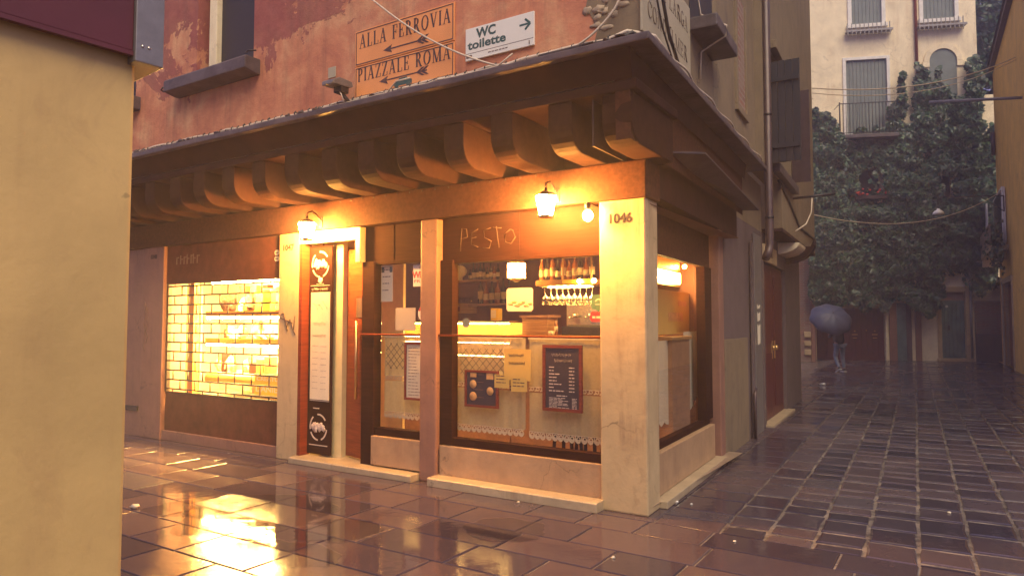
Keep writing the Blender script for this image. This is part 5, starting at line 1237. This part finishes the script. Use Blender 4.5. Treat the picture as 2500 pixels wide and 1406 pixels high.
# ivy: leaf by leaf over lumpy clumps
def in_poly(x, y, P):
    c = False; j = len(P)-1
    for i in range(len(P)):
        if (P[i][1] > y) != (P[j][1] > y) and x < (P[j][0]-P[i][0])*(y-P[i][1])/(P[j][1]-P[i][1])+P[i][0]: c = not c
        j = i
    return c
LEAF = [(0, -.5, 0), (.42, -.30, .06), (.30, .05, .02), (.5, .22, .10), (.12, .30, 0), (0, .62, -.05), (-.12, .30, 0), (-.5, .22, .10), (-.30, .05, .02), (-.42, -.30, .06)]
def ivy(name, label, fr, polys, holes, count, size, n0, bulge, seed, keep=None):
    r2 = random.Random(seed); vs = []; fs = []; made = 0; tries = 0
    P = [[on(fr, *p, n0) for p in q] for q in polys]; Hs = [[on(fr, *p, n0) for p in q] for q in holes]
    areas = [abs(sum(q[i][0]*q[(i+1) % len(q)][1]-q[(i+1) % len(q)][0]*q[i][1] for i in range(len(q))))/2 for q in P]; tot = sum(areas)
    for q, A in zip(P, areas):
        xa, xb = min(p[0] for p in q), max(p[0] for p in q); za, zb = min(p[1] for p in q), max(p[1] for p in q)
        want = int(count*A/tot); made = 0; tries = 0
        while made < want and tries < want*30:
            tries += 1; x, z = r2.uniform(xa, xb), r2.uniform(za, zb)
            jx = x+.22*mnoise.noise(Vector((x*2.2, z*2.2, seed))); jz = z+.30*mnoise.noise(Vector((x*2.2, z*2.2, seed+9.5)))
            if not in_poly(jx, jz, q): continue
            if any(in_poly(jx, jz, h) for h in Hs) and r2.random() < .985: continue
            lump = mnoise.noise(Vector((x*.9, z*1.1, seed*2.3)))*.6+mnoise.noise(Vector((x*2.3, z*2.8, seed*1.3)))*.4
            if lump < -.34 and r2.random() < .8: continue
            y = -n0-bulge*(.45+.8*lump)*1.0-r2.random()*.10
            sc = size*r2.uniform(.6, 1.3)
            # leaves hang: face out and up, tips down
            nrm = Vector((r2.gauss(0, .45), -1, r2.gauss(.35, .45))).normalized(); up = Vector((r2.gauss(0, .5), 0, -1)); tx = up.cross(nrm).normalized(); ty = nrm.cross(tx).normalized()
            if ty.z > 0: ty = -ty; tx = -tx
            o = len(vs); c = Vector((x, y, z))
            for a, b2, k in LEAF: vs.append(c+tx*a*sc+ty*b2*sc+nrm*k*sc)
            fs.append(tuple(range(o, o+10))); made += 1
    m = MB(); m.v = [tuple(v) for v in vs]; m.f = fs; m.sm = [False]*len(fs)
    t = thing(name, label, 'ivy', fr, (P[0][0][0], -n0, P[0][0][1]))
    m.build('leaves', 'ivy_leaf', t)
    st = MB()
    for k in range(10):
        q = P[0]; x = r2.uniform(min(p[0] for p in q)+.3, max(p[0] for p in q)-.3); z0 = min(p[1] for p in q)+2.2
        st.tube([(x+.15*math.sin(i*1.3+k), -n0-.03, z0+i*.5) for i in range(int((max(p[1] for p in q)-z0)/.8))], .02, 5)
    st.build('stems', 'pipe_brown', t)
    return t
poly = [(1985, 735), (1990, 560), (1995, 420), (2040, 330), (2075, 338), (2100, 325), (2160, 318), (2172, 255), (2185, 240), (2192, 180), (2203, 190), (2206, 250), (2205, 310), (2218, 312), (2226, 265), (2236, 160), (2250, 160), (2256, 215), (2262, 250), (2275, 200), (2285, 165), (2292, 205),
        (2318, 235), (2345, 240), (2352, 175), (2378, 130), (2388, 160), (2388, 400), (2395, 340), (2408, 300), (2425, 330), (2426, 560), (2420, 700), (2390, 720), (2360, 705), (2345, 690), (2310, 668), (2296, 690), (2292, 755), (2262, 775), (2238, 760), (2215, 752), (2180, 728), (2165, 742), (2150, 758), (2130, 735), (2105, 760), (2080, 745), (2040, 752), (2015, 760)]
holes = [[(2090, 425), (2105, 408), (2135, 410), (2152, 430), (2156, 476), (2088, 480)], [(2288, 440), (2300, 422), (2322, 430), (2328, 485), (2290, 488)], [(2206, 230), (2226, 240), (2224, 306), (2208, 308)], [(2388, 200), (2412, 200), (2404, 330), (2392, 345), (2388, 300)], [(2296, 695), (2300, 665), (2352, 660), (2368, 700)]]
ivy('ivy', 'dark ivy covering the lower half of the pale house at the end', BACK, [poly], holes, 27000, .23, .10, .55, 3)
poly2 = [(1972, 735), (1972, 285), (1985, 275), (2015, 282), (2035, 300), (2048, 345), (2058, 420), (2062, 520), (2072, 580), (2066, 650), (2048, 720), (2040, 755), (2025, 735), (2008, 760), (1990, 745)]
ivy('ivy', 'bright hanging ivy column at the left corner beside the alley house', BACK, [poly2], [], 7000, .21, 1.9, .55, 8)
t = thing('garden_wall', 'low brick wall end with a stone pilaster below the hanging ivy', 'wall', BACK, (-2, -1.5, 0))
a = bx(1955, 880, 1.6); c2 = bx(1990, 880, 1.6); MB().box(a[0]-1.5, c2[0]-.14, -1.6, -.11, 0, bx(1980, 600)[1]).build('wall_body', 'brick', t); MB().box(c2[0]-.139, c2[0]+.02, -1.64, -.11, 0, bx(1990, 735, 1.6)[1]).build('pilaster', 'pink_stone', t, bev=.01)
for i, (z, h) in enumerate(((1.0, .3), (.65, .26), (.28, .28))): MB().box(c2[0]-.42, c2[0]-.15, -1.68, -1.601, z, z+h*.8).build('quoin', 'pale_stone', t, bev=.03)
# dark tree behind the right end of the roofline
t = thing('tree', 'dark tree above the roofs at the upper right', 'tree', BACK, (6.5, 1.5, 0))
a = bx(2430, 90, -3); r2 = random.Random(5); vs = []; fs = []
MB().tube([(a[0]+.2, 3, 0), (a[0]+.1, 3, 8), (a[0], 3, 14)], .25, 8, [.3, .2, .08]).build('trunk', 'pipe_brown', t)
for i in range(6500):
    d = Vector((r2.gauss(0, 1), r2.gauss(0, 1), r2.gauss(0, 1))).normalized()*(r2.random()**.4); c = Vector((a[0]+.7+d.x*2.4, 3+d.y*1.3, a[1]-.6+d.z*3.4)); o = len(vs); sc = .22*r2.uniform(.6, 1.3)
    nrm = Vector((r2.gauss(0, .6), -1, r2.gauss(.3, .5))).normalized(); tx = Vector((r2.gauss(0, 1), 0, 1)).cross(nrm).normalized(); ty = nrm.cross(tx)
    for p, q, k in LEAF: vs.append(tuple(c+tx*p*sc+ty*q*sc+nrm*k*sc))
    fs.append(tuple(range(o, o+10)))
m = MB(); m.v = vs; m.f = fs; m.sm = [False]*len(fs); m.build('crown', 'ivy_leaf', t)

# ------------------------------------------------------------------ yellow house on the right
YH = thing('yellow_house', 'yellow rendered house along the right edge with a balcony and doorways', 'house', YEL, (3, 0, 0))
def yr(p0, p1): a, c2 = Yw(*p0), Yw(*p1); return (min(a[0], c2[0]), max(a[0], c2[0]), min(a[1], c2[1]), max(a[1], c2[1]))
D1 = yr((2436, 905), (2446, 690)); D2 = yr((2456, 905), (2471, 685)); Wy = yr((2436, 620), (2452, 455))
D1 = (D1[0], D1[1], 0, D1[3]); D2 = (D2[0], D2[1], 0, D2[3])
MB().wall(0, 22, 0, 11.6, [D1, D2], 0, .3).build('wall', 'yellow_render', YH)
MB().box(-.06, -.001, -.02, .4, 0, 11.5).build('quoin', 'yellow_render', YH)
for D_ in (D1, D2):
    f = MB(); f.box(D_[0]-.13, D_[0], -.04, .2, 0, D_[3]+.18); f.box(D_[1], D_[1]+.13, -.04, .2, 0, D_[3]+.18); f.box(D_[0], D_[1], -.05, .2, D_[3], D_[3]+.2)
    d = f.build('door', 'pale_stone', YH, bev=.01); MB().box(D_[0], D_[1], .16, .22, 0, D_[3]).build('door_leaf', 'door_wood', d)
f = MB(); f.box(Wy[0], Wy[1], -.10, -.001, Wy[2], Wy[3]); wy = f.build('window', 'white_paint', YH, bev=.01)
MB().box(Wy[0]+.12, Wy[1]-.12, -.112, -.101, Wy[2]+.1, Wy[3]-.1).build('pane', 'navy_shutter', wy)
MB().box(Wy[0]-.55, Wy[0]-.05, -.34, -.28, Wy[2]+.1, Wy[3]-.08).build('shutter', 'white_paint', wy); MB().box(Wy[1]+.02, Wy[1]+.5, -.08, -.03, Wy[2]+.1, Wy[3]-.1).build('shutter', 'white_paint', wy)
bl = MB().box(Wy[0]-.5, Wy[1]+.7, -.55, -.002, Wy[2]-.2, Wy[2]-.02).build('balcony', 'pale_stone', YH, bev=.02)
m = MB(); m.box(Wy[0]-.45, Wy[0]-.1, -.52, -.05, Wy[2]-.5, Wy[2]-.21); m.box(Wy[1]+.1, Wy[1]+.4, -.5, -.05, Wy[2]-.5, Wy[2]-.21); m.build('balcony_bracket', 'pale_stone', bl, bev=.03)
m = MB(); m.box(Wy[0]-.5, Wy[1]+.7, -.55, -.48, Wy[2]-.019, Wy[2]+.75); m.build('balcony_front', 'ochre_render', bl, bev=.02)
MB().box(-.05, 22, -.16, .4, 11.58, 11.75).build('eaves', 'roof_tile', YH); MB().prism_x([(-.22, 11.76), (.6, 11.76), (.6, 12.2)], -.1, 22).build('roof', 'roof_tile', YH)
a = Yw(2432, 300); tag(MB().tube([(.08, -.10, 9.1), (.08, -.10, a[1]-1.2)], .07, 8).build('drainpipe', 'pipe_brown', None, YEL, (.08, -.1, a[1]-1.2)), 'dark drainpipe at the far corner of the yellow house', 'drainpipe')
t = thing('climbing_plant', 'straggly climbing plant on the balcony of the yellow house', 'plant', YEL, (Wy[1]+.5, -.3, Wy[2]))
r2 = random.Random(15); vs = []; fs = []
for i in range(420):
    c = Vector((Wy[1]+.8+r2.gauss(0, .6), -.22-abs(r2.gauss(0, .18)), Wy[2]-.15+r2.gauss(0, .45))); o = len(vs); sc = .13*r2.uniform(.6, 1.4); nrm = Vector((r2.gauss(0, .7), -1, r2.gauss(.3, .6))).normalized(); tx = Vector((r2.gauss(0, 1), 0, 1)).cross(nrm).normalized(); ty = nrm.cross(tx)
    for p, q, k in LEAF: vs.append(tuple(c+tx*p*sc+ty*q*sc+nrm*k*sc))
    fs.append(tuple(range(o, o+10)))
m = MB(); m.v = vs; m.f = fs; m.sm = [False]*len(fs); m.build('leaves', 'ivy_leaf', t)
# bracket with a hanging lamp, and the long pole above
def wpt(px, py, depth): r = pix_ray(px, py); return Vector((0, 0, EYE))+r*(depth/r.y)
p, q = wpt(2290, 482, 22.5), wpt(2450, 478, 22.0)
t = thing('street_lamp', 'unlit street lamp with a pale shade on an iron arm of the yellow house', 'street lamp', WORLD, tuple(q))
MB().tube([p, q], .022, 6).tube([q, q+Vector((0, 0, -.5))], .02, 6).tube([q+Vector((0, 0, -.5)), p.lerp(q, .65)], .014, 6).build('lamp_arm', 'dark_metal', t)
lp = wpt(2291, 520, 22.5); MB().tube([tuple(p), tuple(lp+Vector((0, 0, .10)))], .012, 6).build('lamp_cord', 'dark_metal', t)
MB().lathe([(.17, -.05), (.155, .02), (.11, .07), (.05, .10), (.04, .14)], tuple(lp), 14).build('lamp_shade', 'sign_white', t)
p, q = wpt(2268, 250, 21.0), wpt(2475, 240, 20.0); tag(MB().tube([p, q, q.lerp(p, -.2)], .045, 8).build('clothes_pole', 'grey_metal', None, WORLD, tuple(p)), 'long pale pole reaching across the alley in front of the arched window', 'pole')
def wire(p, q, s, r, label): tag(MB().tube(sag(p, q, s, 18), r, 5).build('wire', 'cable_grey', None, WORLD, tuple(p)), label, 'wire')
wire(wpt(1712, 218, 7.4), wpt(1985, 242, 15), .02, .008, 'pale wire strung along the flank and past the dark shutter')
wire(wpt(1983, 216, 15), wpt(2480, 140, 21), .35, .014, 'upper wire sagging across the alley to the yellow house')
wire(wpt(1983, 228, 15), wpt(2480, 146, 21), .42, .010, 'lower wire sagging across the alley just under its twin')
wire(wpt(1984, 524, 15), wpt(2448, 465, 22), .55, .010, 'low wire sagging in front of the dark ivy')

# ------------------------------------------------------------------ person under an umbrella
PX, PY = 10.75, 22.9
base = Matrix.Translation((PX, PY, 0)) @ Matrix.Rotation(math.radians(8), 4, 'Z')     # local: x right, y away from the viewer
pt = thing('person', 'person in jeans and white-soled shoes walking away, hidden to the waist by an umbrella', 'person', base, (0, 0, 0))
def skin(name, joints, edges, mat, parent, sub=2):
    me = bpy.data.meshes.new(name); me.from_pydata([j[0] for j in joints], edges, []); o = bpy.data.objects.new(name, me); COL.objects.link(o)
    sk = o.modifiers.new('skin', 'SKIN'); o.modifiers.new('sub', 'SUBSURF').levels = sub; o.modifiers['sub'].render_levels = sub
    for i, j in enumerate(joints):
        v = me.skin_vertices[0].data[i]; v.radius = (j[1], j[2] if len(j) > 2 else j[1]); v.use_root = (i == 0)
    me.materials.append(MATS[mat]); o.parent = parent; sk.use_smooth_shade = True
    return o
# leaning a little forward (away), left foot trailing
J = [((0, 0, .92), .15, .12), ((0, .06, 1.12), .14, .105), ((0, .14, 1.34), .165, .11), ((0, .18, 1.46), .09, .08), ((0, .21, 1.54), .055), ((0, .24, 1.64), .085, .10), ((0, .26, 1.73), .07),
     ((.17, .15, 1.42), .065), ((.22, .22, 1.18), .05), ((.10, .42, 1.20), .04), ((.04, .50, 1.24), .03),
     ((-.17, .15, 1.42), .065), ((-.24, .12, 1.16), .05), ((-.14, .36, 1.14), .04), ((-.02, .48, 1.18), .03)]
E_ = [(0, 1), (1, 2), (2, 3), (3, 4), (4, 5), (5, 6), (2, 7), (7, 8), (8, 9), (9, 10), (2, 11), (11, 12), (12, 13), (13, 14)]
LG = [((0, 0, .93), .15, .12), ((.10, .0, .84), .10), ((.12, .05, .47), .068), ((.13, -.02, .10), .048), ((-.10, .0, .84), .10), ((-.13, .06, .47), .066), ((-.20, -.26, .15), .046)]
body = skin('body', J+[(p, r*.93) for p, r in ((LG[1][0], LG[1][1]), (LG[2][0], LG[2][1]), (LG[3][0], LG[3][1]), ((.13, .10, .04), .035), (LG[4][0], LG[4][1]), (LG[5][0], LG[5][1]), (LG[6][0], LG[6][1]), ((-.20, -.16, .07), .035))], E_+[(0, 15), (15, 16), (16, 17), (17, 18), (0, 19), (19, 20), (20, 21), (21, 22)], 'skin', pt)
skin('jeans', LG, [(0, 1), (1, 2), (2, 3), (0, 4), (4, 5), (5, 6)], 'jeans', pt)
JK = [(p, *[x*1.3 for x in r]) for p, *r in [((0, .0, .84), .15, .13)]+J[1:4]]+[(p, *[x*1.15 for x in r]) for p, *r in (J[7], J[8], J[9], J[11], J[12], J[13])]
skin('jacket', JK, [(0, 1), (1, 2), (2, 3), (2, 4), (4, 5), (5, 6), (2, 7), (7, 8), (8, 9)], 'jacket', pt)
skin('hair', [((0, .24, 1.68), .10, .11), ((0, .19, 1.58), .085), ((0, .17, 1.50), .06)], [(0, 1), (1, 2)], 'hair', pt)
fm = MB()
for sx in (-.033, .033): fm.blob((sx, .345, 1.655), (.014, .008, .009), 0, 0, 8, 6)
fm.blob((0, .355, 1.625), (.014, .02, .024), 0, 0, 8, 6); fm.blob((0, .342, 1.582), (.026, .008, .008), 0, 0, 8, 6)
for sx in (-.092, .092): fm.blob((sx, .25, 1.64), (.012, .022, .032), 0, 0, 8, 6)
fm.build('face', 'skin', pt)
hm = MB()
for (hx, hy, hz), sg in (((.04, .50, 1.24), 1), ((-.02, .48, 1.18), -1)):
    hm.blob((hx, hy+.03, hz), (.035, .045, .03), 2, .1, 10, 7)
    for f_ in range(4): hm.tube([(hx-.028*sg+.0*f_, hy+.045, hz+.035-.02*f_), (hx-.05*sg, hy+.075, hz+.038-.02*f_), (hx-.03*sg, hy+.105, hz+.034-.02*f_), (hx-.005*sg, hy+.10, hz+.033-.02*f_)], .009, 6)
    hm.tube([(hx+.02*sg, hy+.02, hz+.03), (hx+.005*sg, hy-.01, hz+.055), (hx-.025*sg, hy+.01, hz+.065)], .010, 6)
hm.build('hands', 'skin', pt)
for (fx_, fy_, fz_), pitch_, lab in (((.13, .03, 0), 0.0, 0), ((-.20, -.24, .05), .55, 1)):
    R_ = Matrix.Translation((fx_, fy_, fz_)) @ Matrix.Rotation(-pitch_, 4, 'X'); sm_ = MB(); so_ = MB()
    sm_.blob((0, .05, .055), (.05, .14, .045), 3, .1, 12, 8); sm_.blob((0, -.05, .08), (.045, .055, .05), 4, .1, 10, 7); so_.box(-.05, .05, -.11, .19, 0, .028)
    for q in (sm_, so_): q.v = [tuple(R_ @ Vector(v)) for v in q.v]
    s_ = sm_.build('shoe', 'dark_metal', pt); so_.build('shoe_sole', 'sign_white', s_, bev=.008)
# umbrella: eight panels, seen from behind and above
ub = wpt(2034, 764, 22.55)
ax = Vector((-.06, -.74, .67)).normalized(); ux = ax.cross(Vector((0, 0, 1))).normalized(); uy = ax.cross(ux)
um = Matrix.Identity(4); um.col[0][:3] = ux; um.col[1][:3] = uy; um.col[2][:3] = ax; um.col[3][:3] = ub
ut = thing('umbrella', 'open dark blue umbrella held low over the walking person', 'umbrella', um, (0, 0, 0))
m = MB(); R = .67; seg = 40; rows = 9; dep = .36
for i in range(rows+1):
    f_ = i/rows
    for k in range(seg):
        th = 2*PI*k/seg; rib = abs(math.cos(th*4)); sc = R*math.sin(f_*PI/2*.95)*(1-.085*f_*(1-rib)); m.v.append((sc*math.cos(th), sc*math.sin(th), -dep*(1-math.cos(f_*PI/2*.95))*1.0-.035*f_*(1-rib)*(1-f_)*2))
for i in range(rows):
    for k in range(seg): k2 = (k+1) % seg; m.f.append((i*seg+k, i*seg+k2, (i+1)*seg+k2, (i+1)*seg+k)); m.sm.append(True)
can = m.build('canopy', 'umbrella_cloth', ut); so = can.modifiers.new('thick', 'SOLIDIFY'); so.thickness = .004
for k in range(8):
    th = PI*k/4; MB().tube([(R*math.sin(f_*PI/2*.95)*math.cos(th), R*math.sin(f_*PI/2*.95)*math.sin(th), -dep*(1-math.cos(f_*PI/2*.95))-.010) for f_ in np.linspace(.02, 1, 8)], .004, 5).build('rib', 'steel', ut)
MB().lathe([(.02, -.02), (.014, .02), (.006, .075), (.003, .08)], (0, 0, 0), 10).build('tip', 'steel', ut)
hand = (um.inverted() @ (base @ Vector((.01, .56, 1.20))))
MB().tube([(0, 0, -.02), tuple(hand)], .008, 6).build('shaft', 'dark_metal', ut)

# ------------------------------------------------------------------ litter on the wet stones
def litter(px, py, r, label, seed, mat='paper'):
    x, y = G(px, py); tag(MB().blob((x, y, r*.45), (r, r*.8, r*.5), seed, .7, 9, 6).build('paper_scrap', mat, None, WORLD, (x, y, 0)), label, 'litter')
litter(2010, 941, .07, 'crumpled white paper on the stones near the walking person', 1, 'sign_white'); litter(330, 1240, .035, 'flat pale scrap on the wet stones beside the cream pier', 2); litter(1652, 1226, .016, 'tiny white crumb on the stones by the flank step', 3, 'sign_white'); litter(1688, 1231, .012, 'second tiny white crumb, right of the one by the flank step', 4, 'sign_white')
litter(1265, 1226, .012, 'tiny pale scrap on the slabs below the big window', 6); litter(1794, 1322, .012, 'tiny pale scrap on the slabs right of the corner pillar', 7); litter(1497, 1362, .012, 'tiny pale scrap at the bottom edge of the court', 9)
litter(2318, 1252, .014, 'small pale scrap on the alley stones at the lower right', 10)

# ------------------------------------------------------------------ thin rain haze that glows round the lamps
b = NB('haze_air'); b.t.nodes.remove(b.p)
pv_ = b.n('ShaderNodeVolumePrincipled'); pv_.inputs['Color'].default_value = (.72, .70, 1.0, 1); pv_.inputs['Density'].default_value = .006; pv_.inputs['Anisotropy'].default_value = .35
b.l(pv_.outputs[0], b.out.inputs['Volume'])
tag(MB().box(-40, 60, -25, 50, -1.2, 24).build('haze', 'haze_air'), kind='stuff')
